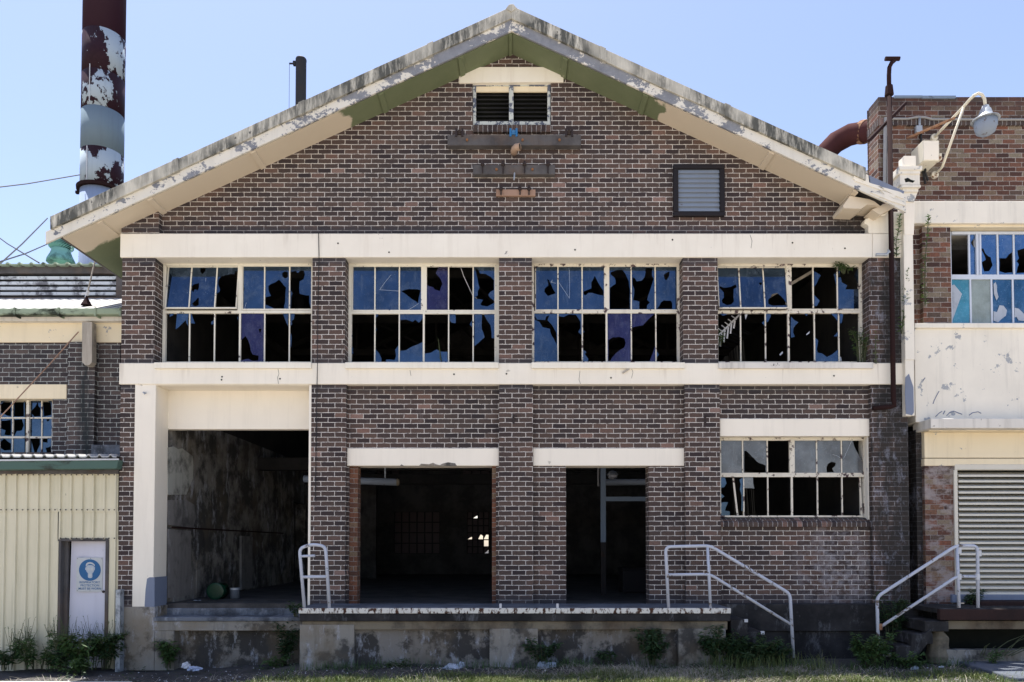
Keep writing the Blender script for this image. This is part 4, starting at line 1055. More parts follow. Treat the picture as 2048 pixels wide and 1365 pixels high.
# ================================================================== steps
SG = 'concrete steps at the docks'
t = thing('steps', 'low dark concrete steps with chipped white corners at the right end of the dock', 'steps', W(1525, 1330, -.5), SG)
zg = .12
m = MB()
xs = [1462, 1496, 1529, 1560, 1592]; ys = [1240, 1264, 1288, 1310]
for i in range(4):
    m.box(W(xs[i], 1300, DY+.1).x, W(xs[i+1], 1300, DY+.1).x, DY+.1, -.11, zg-.2, W(1500, ys[i], DY+.1).z)
obj('treads', m, M['conc_dark'], t, .01)
for px, py in ((1493, 1241), (1526, 1265)):
    obj('chipped_corner', MB().pb(px-4, py-2, px+3, py+4, DY+.095, DY+.13), M['chalk'], t)
t = thing('steps', 'dark concrete steps climbing right to the shuttered dock beside the galvanised rail', 'steps', W(1820, 1330, -.5), SG)
m = MB(); m2 = MB()
xs = [1764, 1794, 1823, 1852, 1884]; ys = [1317, 1292, 1268, 1243]
for i in range(4):
    zt_ = W(1800, ys[i], DY).z
    m.box(W(xs[i], 1300, DY).x, W(xs[i+1]+16, 1300, DY).x, DY+.02, -.08, zt_-.17, zt_)
obj('treads', m, M['conc_dark'], t, .012)
obj('stringer', MB().pp([(1764, 1318), (1790, 1318), (1792, 1293), (1822, 1293), (1824, 1270), (1850, 1268), (1862, 1258), (1866, 1275), (1822, 1330), (1800, 1343), (1764, 1338)], DY-.005, DY+.12), M['conc_dark'], t, .01)
t = thing('stone_pier', 'lumpy pale broken pier under the end of the shuttered dock', 'pier', W(1876, 1325, -.6))
obj('shaft', MB().lathe([(.17, 0), (.19, .12), (.16, .3), (.17, .42), (.10, .5), (.06, .55)], W(1876, 1326, -.62), 9), M['conc_beam'], t, .02)

# ================================================================== yard: ground, slab, litter
def gz(x, y):
    m = 1/(1+math.exp(-max(-20.0, min(20.0, (x+3.9)*3.0))))
    f = max(0.0, min(1.0, (y+6.5)/3.0))
    return .20*m*f + .02*math.sin(x*2.3+y*1.1)*f + .015*math.sin(x*5.1-y*3.7)*f
def ground():
    m = MB(); xs = [-260, -120, -60, -30, -18] + [-12+.25*i for i in range(97)] + [18, 30, 60, 120, 260]
    ys = [-260, -120, -50, -25, -14, -10] + [-7+.25*i for i in range(33)] + [4, 15, 40, 120, 300]
    n = len(xs)
    for yy in ys:
        for xx in xs: m.v.append((xx, yy, gz(xx, yy) if yy < 2 else 0.0))
    for j in range(len(ys)-1):
        for i in range(n-1):
            a = j*n+i; m.f.append([a, a+1, a+n+1, a+n]); m.mi.append(0)
    return m
g = obj('ground', ground(), M['ground'], smooth=True); struct(g, label='bare dark dirt yard in front of the buildings', cat='ground')
o = obj('path', MB().box(-12, W(265, 1360, -1.3).x, -1.75, -1.28, -.05, .045), M['white_roof'], bevel=.015); struct(o, label='sunlit pale concrete strip at the lower left', cat='path')
m = MB(); a, b = W(1925, 1326, -.95), W(2010, 1365, -1.9)
ring = lambda z: [(a.x, -.85, z), (b.x-.15, -2.3, z), (9.5, -2.3, z), (9.5, -.85, z)]
m.hull_prism(ring(.18), ring(.285))
o = obj('concrete_slab', m, M['deck'], bevel=.02, fix=True); tag(o, 'low blue-grey concrete slab on the ground below the shuttered dock', 'slab')
def lump(name, px, py, Y, sx, sy, sz, mat, label, cat, seed, group=None, rz=0.0, crump=.35):
    rnd = random.Random(seed); bm = bmesh.new()
    bmesh.ops.create_icosphere(bm, subdivisions=3, radius=1)
    dirs = [(Vector((rnd.uniform(-1,1), rnd.uniform(-1,1), rnd.uniform(-1,1))).normalized(), rnd.uniform(-crump, crump), rnd.uniform(2, 6)) for _ in range(14)]
    for v in bm.verts:
        d = sum(a*math.sin(f*v.co.dot(n)*2) for n, a, f in dirs)*.35
        v.co *= 1+d
        v.co = Vector((v.co.x*sx, v.co.y*sy, max(-.35, v.co.z)*sz))
    p = W(px, py, Y)
    me = bpy.data.meshes.new(name); bm.to_mesh(me); bm.free(); me.materials.append(mat)
    o = bpy.data.objects.new(name, me); COL.objects.link(o); o.location = p+Vector((0, 0, sz*.3)); o.rotation_euler = (0, 0, rz)
    return tag(o, label, cat, group)
LG = 'litter lying along the dock'
lump('litter_bag', 372, 1336, -.35, .07, .06, .06, M['chalk'], 'small crumpled white bag at the foot of the left panel', 'litter', 1, LG)
lump('litter_bag', 389, 1341, -.45, .10, .07, .05, M['blue_rag'], 'blue and white rag on the dirt by the small white bag', 'litter', 2, LG)
lump('litter_bag', 905, 1338, -1.05, .14, .1, .055, M['rag'], 'flattened pale plastic bag on dirt in front of the middle dock panel', 'litter', 3, LG)
lump('litter_bag', 922, 1335, -1.0, .055, .05, .06, M['rag'], 'small dark crumpled wrapper beside the flattened plastic bag', 'litter', 4, LG)
lump('litter_bag', 1084, 1337, -1.05, .09, .08, .07, M['rag'], 'crumpled plastic against the grey roll by the second dock pier', 'litter', 5, LG)
t = thing('cloth_roll', 'grey rolled bundle lying in front of the second dock pier', 'bundle', W(1095, 1334, -1.0))
obj('roll', MB().tube([W(1076, 1331, -1.0), W(1085, 1331.5, -1.0), W(1100, 1331.5, -1.0), W(1112, 1331, -1.0)], [.05, .062, .06, .052], 12), M['rag'], t, smooth=True)
lump('litter_bag', 1605, 1345, -1.15, .09, .06, .03, M['rag'], 'pale torn plastic in the grass right of the low steps', 'litter', 6, LG)
lump('litter_bag', 1774, 1312, -.85, .06, .05, .035, M['chalk'], 'chalky white lump on the lowest step by the galvanised rail', 'litter', 7, LG)
lump('litter_bag', 1830, 1341, -1.1, .06, .05, .06, M['rag'], 'pale blue bag in the weeds under the right-hand steps', 'litter', 8, LG)
lump('litter_bag', 1882, 1340, -1.1, .05, .04, .045, M['rag'], 'small grey stone-like wrapper left of the low slab', 'litter', 9, LG)
def scraps():
    m = MB(); rnd = random.Random(11)
    for _ in range(420):
        x = rnd.uniform(-7.5, 8.6); yv = rnd.uniform(-2.1, -.1) if x < -3.7 else rnd.uniform(-2.1, -.93)
        s = rnd.choice((.006, .008, .012, .02)); z = gz(x, yv)+.004; a = rnd.uniform(0, 6.3)
        q = [Vector((math.cos(a+k*1.57)*s*rnd.uniform(.5, 1.2), math.sin(a+k*1.57)*s*rnd.uniform(.5, 1.2), rnd.uniform(0, .012))) for k in range(4)]
        m.add([Vector((x, yv, z))+c for c in q]+[Vector((x, yv, z+.015))], [(0,1,4),(1,2,4),(2,3,4),(3,0,4),(3,2,1,0)])
    return m
o = obj('litter', scraps(), M['chalk']); struct(o, 'stuff', 'tiny white scraps and stones scattered over the dirt', 'litter')
# things on the floor of the first bay
zf0 = zf
p = W(437, 1195, 1.5)
t = thing('plastic_drum', 'round green plastic drum lying on its side just inside the open bay', 'drum', (p.x, 1.5, zf0))
obj('body', MB().lathe([(.10, -.16), (.155, -.15), (.155, .15), (.10, .16)], (p.x, 1.5, zf0+.156), 20, axis='y'), M['green_drum'], t, smooth=True)
obj('rim', MB().lathe([(.13, -.175), (.163, -.17), (.163, -.15), (.13, -.145)], (p.x, 1.5, zf0+.156), 20, axis='y'), M['green_drum'], t)
p = W(470, 1195, 1.6)
t = thing('paint_can', 'small pale metal can standing by the green drum', 'can', (p.x, 1.6, zf0))
obj('body', MB().lathe([(.085, 0), (.09, .01), (.09, .19), (.08, .2)], (p.x, 1.6, zf0), 18), M['white_can'], t, smooth=True)
obj('lid', MB().lathe([(.094, .17), (.094, .205), (.08, .208)], (p.x, 1.6, zf0), 18), M['galv'], t)
lump('cushion', 394, 1208, 1.1, .10, .07, .05, M['rag'], 'dirty white cushion-like bundle on the floor left of the green drum', 'cushion', 12)
# inside the doorways
p, q = W(722, 962, 2.6), W(794, 965, 2.6)
t = thing('overhead_pipe', 'thick pale lagged pipe crossing inside the top of the left doorway', 'pipe', p)
obj('lagging', MB().tube([p+Vector((-1.2, 0, .04)), q], .075, 12), M['louvre_grey'], t, smooth=True)
obj('end', MB().tube([q, q+Vector((.05, 0, 0))], [.085, .06], 12), M['conc_beam'], t)
obj('hanger', MB().tube([q+Vector((-.25, 0, 0)), q+Vector((-.25, 0, 2.2))], .015, 6), M['galv'], t)
p, q = W(1212, 965, 3.0), W(1282, 964, 3.0)
t = thing('overhead_pipe', 'thick pale lagged pipe crossing behind the narrow right doorway', 'pipe', p)
obj('lagging', MB().tube([p, q+Vector((1.5, 0, 0))], .07, 12), M['louvre_grey'], t, smooth=True)
obj('end', MB().tube([q+Vector((.1, 0, 0)), q+Vector((.22, 0, 0))], .08, 12), M['terracotta'], t)
p = W(1206, 1000, 2.7)
t = thing('steel_post', 'blue-grey steel post with a cross arm standing inside the narrow doorway', 'post', (p.x, 2.7, zf0))
obj('upper_post', MB().box(p.x-.055, p.x+.055, 2.65, 2.72, W(1206, 1085, 2.7).z, 4.6), M['steel_blue'], t, .005)
obj('shaded_lower_post', MB().box(p.x-.055, p.x+.055, 2.65, 2.72, zf0-.01, W(1206, 1085, 2.7).z), M['dark_metal'], t, .005)  # shadow on the foot of the post put into a darker metal
obj('cross_arm', MB().box(p.x+.055, p.x+1.9, 2.66, 2.71, W(1206, 1003, 2.7).z, W(1206, 994, 2.7).z), M['steel_blue'], t, .005)
obj('conduit', MB().tube([(p.x-.1, 2.7, W(1198, 973, 2.7).z), (p.x-.1, 2.7, 4.6)], .02, 8), M['wire_white'], t)
p = W(1225, 950, 3.4)
t = thing('pendant_lamp', 'round white pendant lamp hanging inside the narrow doorway', 'lamp', p)
obj('shade', MB().lathe([(.03, .09), (.07, .07), (.13, .0), (.12, -.01)], p, 16), M['galv'], t, smooth=True)
obj('globe', MB().lathe([(.11, -.01), (.10, -.06), (.06, -.1), (.01, -.115)], p, 16), M['chalk'], t, smooth=True)
obj('cord', MB().tube([p+Vector((0, 0, .08)), p+Vector((0, 0, 1.6))], .008, 6), M['cable'], t)
t = thing('crate', 'dim grey metal box on the floor inside the narrow doorway', 'box', W(1270, 1200, 3.2))
p = W(1268, 1150, 3.2)
obj('box', MB().box(p.x-.25, p.x+.5, 3.2, 3.8, zf0, zf0+.5), M['dark_metal'], t, .02)
obj('lid', MB().box(p.x-.27, p.x+.52, 3.18, 3.82, zf0+.503, zf0+.54), M['dark_metal'], t, .01)

# ================================================================== left: brick building behind, shed, stacks
LY = .85
L = thing('side_building', 'low grey brick building behind the yellow shed with a louvred roof ridge', 'building', (-9, LY, 0))
PL = lambda nm, fn, mat, parent=L, bevel=0, **kw: part(nm, fn, mat, parent, bevel, **kw)
def lwall(m):
    m.pb(-420, 684, 240, 782, LY, LY+.3)                       # above the lintel
    m.pb(104, 782, 240, 960, LY, LY+.3)
    m.pb(-420, 905, 104, 1340, LY, LY+.3); m.pb(-420, 782, -29, 905, LY, LY+.3); m.pb(104, 960, 240, 1340, LY, LY+.3)
PL('wall', lwall, M['brick_left'])
PL('pilaster', lambda m: m.pb(134, 684, 188, 960, LY-.11, LY), M['brick_left'])
PL('band', lambda m: m.pb(-420, 640, 245, 685, LY-.03, LY+.3), M['cream_yellow'], bevel=.01)
PL('lintel', lambda m: m.pb(-60, 769, 133, 798, LY-.02, LY+.3), M['cream_yellow'], bevel=.008)
PL('roof_fascia', lambda m: m.pb(-420, 628, 245, 642, LY-.16, LY), M['cream_sill'])
gt = PL('gutter', lambda m: m.pp([(-420, 618), (246, 616), (246, 624), (240, 629), (-420, 631)], LY-.32, LY-.17), M['gutter_old'], bevel=.02)
m = MB()
for x in (116, 190, 28, 240): m.pb(x-1.5, 615, x+1.5, 632, LY-.335, LY-.16)
obj('bracket', m, M['gutter_old'], gt)
def lroof(m):
    a0, b0 = W(-420, 619, LY-.28), W(246, 619, LY-.28)
    yb = 2.6; z1 = W(100, 598, yb).z
    n = 64
    for i in range(n):
        u0, u1 = i/n, (i+1)/n
        x0, x1 = a0.x+(b0.x-a0.x)*u0, a0.x+(b0.x-a0.x)*u1
        h = .012 if i % 2 else 0
        m.add([(x0, LY-.28, a0.z+h), (x1, LY-.28, a0.z+h), (x1, yb, z1+h), (x0, yb, z1+h), (x0, LY-.28, a0.z+h-.03), (x1, LY-.28, a0.z+h-.03), (x1, yb, z1+h-.03), (x0, yb, z1+h-.03)], [(0,1,2,3),(7,6,5,4),(0,4,5,1),(1,5,6,2),(3,2,6,7),(0,3,7,4)])
PL('roof', lroof, M['white_roof'])
LV = 2.6
mon = PL('roof_louvre', lambda m: (m.pb(-420, 529, 238, 547, LV, LV+.1), m.pb(232, 546, 246, 594, LV-.01, LV+.1), m.pb(-420, 594, 246, 604, LV, LV+.1)), M['timber'])
def lslat(m):
    for i in range(4):
        y0 = 553+i*10.5
        m.pp([(-420, y0), (232, y0), (232, y0+6), (-420, y0+6)], LV+.02, LV+.06)
obj('slats', (lambda m: (lslat(m), m)[1])(MB()), M['louvre_pale'], mon)
obj('backing', MB().pb(-420, 540, 235, 600, LV+.25, LV+.3), M['black'], mon)
def corr(m, x0, x1, y, Y0, Y1, amp, pit, th=.012, rise=0.0):
    p0, p1 = W(x0, y, Y0), W(x1, y, Y0); n = int((p1.x-p0.x)/(pit/8))
    for s in (0, 1):
        for i in range(n+1):
            x = p0.x+(p1.x-p0.x)*i/n; ph = (x/pit) % 1
            z = p0.z+amp*(1-min(1.0, abs(ph-.5)*5))*1.0 if abs(ph-.5) < .2 else p0.z
            m.v.append((x, Y0, z-th*s)); m.v.append((x, Y1, z+rise-th*s))
    N = (n+1)*2; b = len(m.v)-2*N
    for i in range(n):
        a = b+2*i
        m.f.append([a, a+2, a+3, a+1]); m.mi.append(0)
        m.f.append([a+N, a+1+N, a+3+N, a+2+N]); m.mi.append(0)
        m.f.append([a, a+N, a+2+N, a+2]); m.mi.append(0)
    return m
PL('roof', lambda m: corr(m, -420, 236, 528, LV-.12, LV+4, .05, .25, .03, .35), M['gutter_old'])
PL('eaves_bracket', lambda m: m.pp([(164, 644), (184, 644), (184, 725), (178, 731), (170, 731), (164, 724)], LY-.26, LY-.115), M['timber_pale'], bevel=.006)
PL('concrete_pad', lambda m: m.pb(182, 890, 240, 912, LY-.28, LY), M['conc_lip'], bevel=.01)
kl = 250/1706
make_window(L, (0, 760), kl, [(-190,-20),(0,155),(182,332),(395,555),(580,705)], (268,510), [(-190,-20),(0,155),(182,332),(395,555),(580,705)], (530,1045), (-200,235,712,1060), None, (510,530), {
  ('U',1): H([(5,340),(60,300),(150,295),(150,500),(100,490),(5,450)]), ('U',2): H([(190,300),(328,272),(328,500),(190,500)]), ('U',3): H([(420,440),(480,370),(515,290),(525,360),(552,385),(548,500),(470,505)]), ('U',4): H([(585,290),(640,270),(695,320),(700,480),(600,500)]),
  ('L',1): H([(5,560),(150,545),(150,760),(60,750),(75,690),(5,660)],[(5,850),(60,800),(150,870),(150,960),(60,965),(5,930)]),
  ('L',2): H([(186,545),(300,540),(325,620),(300,690),(230,700),(200,760),(186,760)],[(186,1000),(220,1000),(235,1022),(186,1022)]),
  ('L',3): H([(402,690),(425,680),(438,705),(410,725)],[(420,800),(548,800),(548,880),(500,1000),(480,1022),(440,880)]),
  ('L',4): H([(635,540),(670,535),(675,560),(640,570)],[(588,800),(650,800),(650,860),(588,850)],[(620,930),(695,905),(695,1022),(640,1022)]) }, LY+.16, frame='frame_rusty', tint='g_blue', bar=16)
PL('window_bar', lambda m: (m.pb(W and 0-30, 873, 103, 877, LY+.15, LY+.18), m.pb(52, 797, 57.5, 912, LY+.13, LY+.18)), M['frame_rusty'])
PL('interior', lambda m: m.box(W(-420,800,LY).x, W(236, 800, LY).x-.05, LY+1.6, LY+1.7, 0, 6), M['black'])  # flat black sheet for the unlit inside
PL('side_wall', lambda m: m.box(W(-420,800,LY).x-.2, W(-420,800,LY).x, LY, LY+8, 0, 5.6), M['brick_left'])
# roof anchor, ties and guy wires
p = W(173, 611, 1.0)
t = thing('roof_anchor', 'rusty cone-shaped guy anchor with a turnbuckle on the white roof', 'anchor', p)
obj('cone', MB().lathe([(.10, 0), (.07, .05), (.03, .13), (.02, .2)], p, 12), M['brown_pipe'], t)
obj('turnbuckle', MB().tube([W(172, 596, 1.0), W(176, 582, 1.0)], .025, 8).bar(W(163, 588, 1.0), W(180, 586, 1.0), .02, .02), M['chalk'], t)
obj('rod', MB().tube([W(176, 582, 1.0), W(190, 522, 1.2)], .014, 6), M['timber_pale'], t)
o = obj('stay_rod', MB().tube([W(157, 664, .72), W(100, 728, .5), W(-60, 900, 0.0)], .010, 8), M['timber_tan']); tag(o, 'thin rusty stay rod slanting from the cream band across the grey brick wall', 'rod')
SY = 14.0
wires = [((160, 350), SY-.8, (-80, 384), SY-6, 'long thin guy wire running left from the tall stack to the sky edge'), ((95, 437), 12.0, (-30, 555), 4.0, 'guy wire rising from the white roof toward the tall stack, steepest of the crossed wires'), ((98, 487), 12.0, (-20, 530), 4.0, 'flatter of the two guy wires sloping under the roof corner'), ((-30, 455), 12.0, (78, 526), 5.0, 'guy wire sloping down right behind the ventilator, crossing the others')]
for (a, ya, b, yb_, lab) in wires:
    A, Bq = W(*a, ya), W(*b, yb_)
    mid = (A+Bq)/2+Vector((0, 0, -.05))
    o = obj('guy_wire', MB().tube([A, mid, Bq], .018 if ya > 10 else .01, 5), M['cable']); tag(o, lab, 'wire', 'guy wires of the stack')
# turbine ventilator
VY = 5.0
p = W(122, 523, VY)
t = thing('roof_ventilator', 'green copper turbine ventilator on the low roof ridge', 'ventilator', p)
sc = (p-Vector((0, -DIST, EYE))).y/FPX
obj('base', MB().lathe([(26*sc, -4*sc), (25*sc, 2*sc), (20*sc, 12*sc), (17*sc, 21*sc), (18*sc, 23*sc)], p, 24), M['copper'], t, smooth=True)
m = MB()
nf = 26
for k in range(nf):
    a0 = 2*math.pi*k/nf
    prof = [(17, 22), (22, 27), (23.5, 33), (22, 39), (17, 44), (8, 47)]
    for i in range(len(prof)-1):
        (r0, h0), (r1, h1) = prof[i], prof[i+1]
        tw = .05
        v = []
        for (r, h) in ((r0, h0), (r1, h1)):
            for da, dr in ((0, 0), (.17, -3.0)):
                aa = a0+da+h*tw; v.append((p.x+(r+dr)*sc*math.cos(aa), p.y+(r+dr)*sc*math.sin(aa), p.z+h*sc))
        m.add(v, [(0, 1, 3, 2)])
obj('turbine', m, M['copper'], t)
obj('core', MB().lathe([(13*sc, 22*sc), (17*sc, 30*sc), (16*sc, 38*sc), (7*sc, 46*sc)], p, 16), M['black'], t)
obj('cap', MB().lathe([(9*sc, 45*sc), (8*sc, 47.5*sc), (1*sc, 49*sc)], p, 16), M['copper'], t)
# tall stack
cx = W(206.5, 200, SY).x; cy = SY; rr = .5*(246-167)*(SY+DIST)/FPX*.985
sz = lambda py: W(206, py, SY-rr).z
t = thing('tall_stack', 'tall peeling maroon and blue-grey metal chimney stack rising behind the roof', 'chimney', (cx, cy, 0))
def band(m, za, zb, r=rr): m.lathe([(r, za), (r, zb)], (cx, cy, 0), 40)
for nm, ya, yb_, mt, dr in (('shaft', 51, -260, 'maroon', .0), ('shaft', 135, 51, 'stack_peel', .003), ('shaft', 209, 135, 'stack_peel', .003), ('shaft', 290, 209, 'stack_blue', .002), ('shaft', 366, 290, 'stack_peel', .003), ('shaft', 760, 366, 'stack_pale', .0)):
    obj(nm, (lambda m: (band(m, sz(ya), sz(yb_), rr+dr), m)[1])(MB()), M[mt], t, smooth=False)
obj('foot', MB().lathe([(rr+.1, 0), (rr+.1, .4), (rr, .5), (rr, sz(755))], (cx, cy, 0), 32), M['stack_pale'], t)
obj('collar', MB().lathe([(rr, sz(366)-.06), (rr+.11, sz(366)-.05), (rr+.12, sz(366)+.06), (rr, sz(366)+.07)], (cx, cy, 0), 40), M['brown_pipe'], t)
obj('seam', MB().box(cx-.16, cx-.13, cy-rr-.02, cy-rr+.05, sz(360), sz(292)).box(cx-.10, cx-.075, cy-rr-.02, cy-rr+.05, sz(205), sz(128)), M['chalk'], t)
obj('wire_lug', MB().box(cx-rr-.25, cx-rr, cy-.05, cy+.05, sz(366)-.05, sz(366)+.05), M['brown_pipe'], t)
for q in t.children:
    if q.name.startswith('shaft'):
        for pg in q.data.polygons: pg.use_smooth = len(pg.vertices) == 4
# small flue
fx = W(602, 150, 5.5)
t = thing('black_flue', 'slim sooty black flue pipe standing behind the left roof slope', 'chimney', (fx.x, 5.5, 8.0))
ztop = W(602, 113, 5.4).z; fr_ = .5*21*(5.5+DIST)/FPX
obj('pipe', MB().lathe([(fr_, 8.0), (fr_, ztop-.08), (fr_*1.04, ztop-.06), (fr_*1.04, ztop-.02), (fr_*.98, ztop)], (fx.x, 5.5, 0), 20), M['black_flue'], t, smooth=True)
obj('mouth', MB().lathe([(fr_*.9, ztop+.001), (fr_*.9, ztop+.006)], (fx.x, 5.5, 0), 20), M['black'], t)
obj('bracket', MB().bar((fx.x-fr_, 5.5, ztop-.12), (fx.x-fr_-.17, 5.5, ztop-.12), .03, .03).box(fx.x-fr_-.07, fx.x-fr_, 5.46, 5.54, ztop-.17, ztop-.07), M['black_flue'], t)
obj('cord', MB().tube([(fx.x-fr_-.165, 5.5, ztop-.12), (fx.x-fr_-.165, 5.5, 8.4)], .005, 5), M['cable'], t)

# yellow shed
HY = .03
H_ = thing('metal_shed', 'pale yellow corrugated metal shed with a green gutter and an open doorway', 'shed', W(110, 1335, HY))
def clad(m, x0, x1, y0, y1, Y):
    a, b = W(x0, (y0+y1)/2, Y), W(x1, (y0+y1)/2, Y); z1, z0 = W(100, y0, Y).z, (W(100, y1, Y).z if y1 < 1330 else -.02)
    pit = .193; prof = [(0, 0), (.125, 0), (.135, .006), (.146, -.034), (.172, -.034), (.184, .0)]
    xs = []; k = math.floor((a.x+20)/pit)
    xx = k*pit-20
    while xx < b.x+pit:
        for dx, dy in prof:
            if a.x <= xx+dx <= b.x: xs.append((xx+dx, Y+dy))
        xx += pit
    xs = [(a.x, Y)]+xs+[(b.x, Y)]
    n = len(xs); base = len(m.v)
    for zz in (z0, z1):
        for (x, yv) in xs: m.v.append((x, yv, zz))
    for zz in (z0, z1):
        for (x, yv) in xs: m.v.append((x, yv+.006, zz))
    for i in range(n-1):
        m.f.append([base+i, base+i+1, base+n+i+1, base+n+i]); m.mi.append(0)
        m.f.append([base+2*n+i+1, base+2*n+i, base+3*n+i, base+3*n+i+1]); m.mi.append(0)
    m.f.append([base, base+2*n, base+2*n+1, base+1]); m.mi.append(0)
PH = lambda nm, fn, mat, bevel=0, **kw: part(nm, fn, mat, H_, bevel, **kw)
PH('cladding', lambda m: (clad(m, -400, 236.5, 946, 1024, HY-.012), clad(m, -400, 115.5, 1022, 1340, HY), clad(m, 115.5, 236.5, 1022, 1079, HY), clad(m, 215, 236.5, 1079, 1340, HY)), M['cladding'])
m = MB()
for yy in (950, 1020, 1077):
    for k in range(24):
        x = -20+k*10.8
        if x < 232 and (yy != 1077 or x > 118): m.lathe([(.012, 0), (.012, .008), (.004, .012)], W(x, yy, HY-.05), 6, axis='y')
obj('screws', m, M['bolt'], H_)
PH('fascia', lambda m: (m.pb(-400, 938, 236, 948, HY-.06, HY+.04)), M['timber'])
PH('gutter', lambda m: m.pp([(-400, 926), (237, 920), (233, 938), (-400, 944)], HY-.24, HY-.08), M['gutter_green'], bevel=.012)
PH('gutter_lip', lambda m: m.pp([(-400, 922), (237, 917.5), (237, 920.5), (-400, 926)], HY-.255, HY-.235), M['chalk'])
PH('roof', lambda m: corr(m, -400, 233, 913, HY-.16, LY-.02, .055, .19, .022, .10), M['white_roof'])
PH('door_frame', lambda m: (m.pb(115.5, 1079, 120, 1340, HY-.02, HY+.14), m.pb(120, 1079, 134, 1340, HY+.08, HY+.14), m.pb(209, 1079, 215.5, 1340, HY-.02, HY+.14), m.pb(115.5, 1077, 215.5, 1083, HY-.021, HY+.14)), M['timber'], bevel=.005)
PH('interior', lambda m: m.box(W(-400,1200,HY).x, W(238,1200,HY).x-.06, HY+.6, HY+.64, -.1, 3.2), M['black'])  # flat black sheet for the unlit room behind the door
dr = PH('door', lambda m: m.hull_prism([(W(133, 1200, .1).x, .16, -.05), (W(212, 1200, .1).x, .10, -.05), (W(212, 1200, .1).x, .10, W(170, 1083, .12).z), (W(137, 1200, .1).x, .16, W(170, 1083, .12).z)], [(W(133, 1200, .1).x, .20, -.05), (W(212, 1200, .1).x, .14, -.05), (W(212, 1200, .1).x, .14, W(170, 1083, .12).z), (W(137, 1200, .1).x, .20, W(170, 1083, .12).z)]), M['door_paint'], fix=True)
m = MB()
for yy in (1101, 1108, 1195, 1204): m.pb(131, yy-1.5, 134.5, yy+1.5, .14, .17)
obj('hinge', m, M['chalk'], dr)
obj('handle', MB().lathe([(.02, 0), (.025, .02), (.012, .04)], W(206, 1184, .06), 10, axis='y'), M['bolt'], dr)
o = obj('kick_post', MB().pb(230.5, 1180, 240, 1268, -.16, -.03).pb(230, 1269, 239.5, 1345, -.17, -.03), M['galv'], bevel=.006); tag(o, 'galvanised metal corner guard between the yellow shed and the concrete foot', 'corner guard')
# sign on the door
SYn = .105
sgp = W(179, 1150, SYn)
t = thing('safety_sign', 'white safety sign with a blue respirator disc on the lilac door', 'sign', sgp)
obj('plate', MB().pp([(153.2, 1115.5), (205.5, 1115.8), (204.8, 1184.2), (152.6, 1183.6)], SYn-.006, SYn-.001), M['sign_white'], t)
def disc(cx_, cy_, rx, ry, n=40): return [(cx_+rx*math.cos(2*math.pi*k/n), cy_+ry*math.sin(2*math.pi*k/n)) for k in range(n)]
obj('disc', MB().pp(disc(179.6, 1140.6, 21.8, 21.6), SYn-.0085, SYn-.006), M['sign_blue'], t)
Z = lambda pts: [(90+x*.22337, 1060+y*.22337) for x, y in pts]
hd = Z([(372,325),(380,318),(410,316),(434,322),(440,335),(447,335),(446,360),(440,362),(434,380),(424,388),(424,425),(414,432),(392,432),(384,425),(384,388),(374,378),(368,362),(360,358),(361,338),(368,336)])
obj('pictogram', MB().pp(hd, SYn-.0105, SYn-.0085), M['sign_grey'], t)
cap_ = Z([(364,330),(368,305),(382,293),(404,289),(428,296),(444,312),(446,330),(436,318),(420,308),(398,305),(380,312),(372,322)])
obj('pictogram', MB().pp(cap_, SYn-.0105, SYn-.0085), M['sign_white'], t)
for c_, r_ in (((388, 352), 12), ((420, 352), 12)):
    obj('pictogram', MB().pp(Z(disc(*c_, r_, r_+3, 16)), SYn-.0115, SYn-.0104), M['sign_white'], t)
obj('pictogram', MB().pp(Z(disc(404, 405, 14, 12, 16)), SYn-.0115, SYn-.0104), M['sign_white'], t)
def text(s, px, py, wpx, hpx, Y, mat, parent, name='lettering'):
    cu = bpy.data.curves.new(name, 'FONT'); cu.body = s; cu.align_x = 'CENTER'; cu.align_y = 'CENTER'; cu.size = 1; cu.extrude = .0; cu.offset = .012
    o = bpy.data.objects.new(name, cu); COL.objects.link(o)
    bpy.context.view_layer.update()
    dg = bpy.context.evaluated_depsgraph_get()
    me = bpy.data.meshes.new_from_object(o.evaluated_get(dg)); bpy.data.objects.remove(o)
    xs = [v.co.x for v in me.vertices]; ys_ = [v.co.y for v in me.vertices]
    w, h = max(xs)-min(xs), max(ys_)-min(ys_); k = (Y+DIST)/FPX
    cxx, cyy = (max(xs)+min(xs))/2, (max(ys_)+min(ys_))/2
    p = W(px, py, Y); off = base_of(parent)
    for v in me.vertices:
        v.co = Vector((p.x+(v.co.x-cxx)/w*wpx*k, Y, p.z+(v.co.y-cyy)/h*hpx*k))-off
    me.materials.append(mat)
    o = bpy.data.objects.new(name, me); COL.objects.link(o); o.parent = parent; return o
text('RESPIRATORY', 179.6, 1165.0, 41, 4.3, SYn-.0088, M['sign_blue'], t)
text('PROTECTION', 179.6, 1171.3, 37, 4.3, SYn-.0088, M['sign_blue'], t)
text('MUST BE WORN', 179.6, 1177.6, 45, 4.3, SYn-.0088, M['sign_blue'], t)
m = MB()
for px, py in ((155, 1117.5), (203.5, 1118), (154.5, 1181.5), (203, 1182), (180, 1181.8), (181, 1117)): m.lathe([(.006, 0), (.004, .004)], W(px, py, SYn-.011), 6, axis='y')
obj('screws', m, M['bolt'], t)

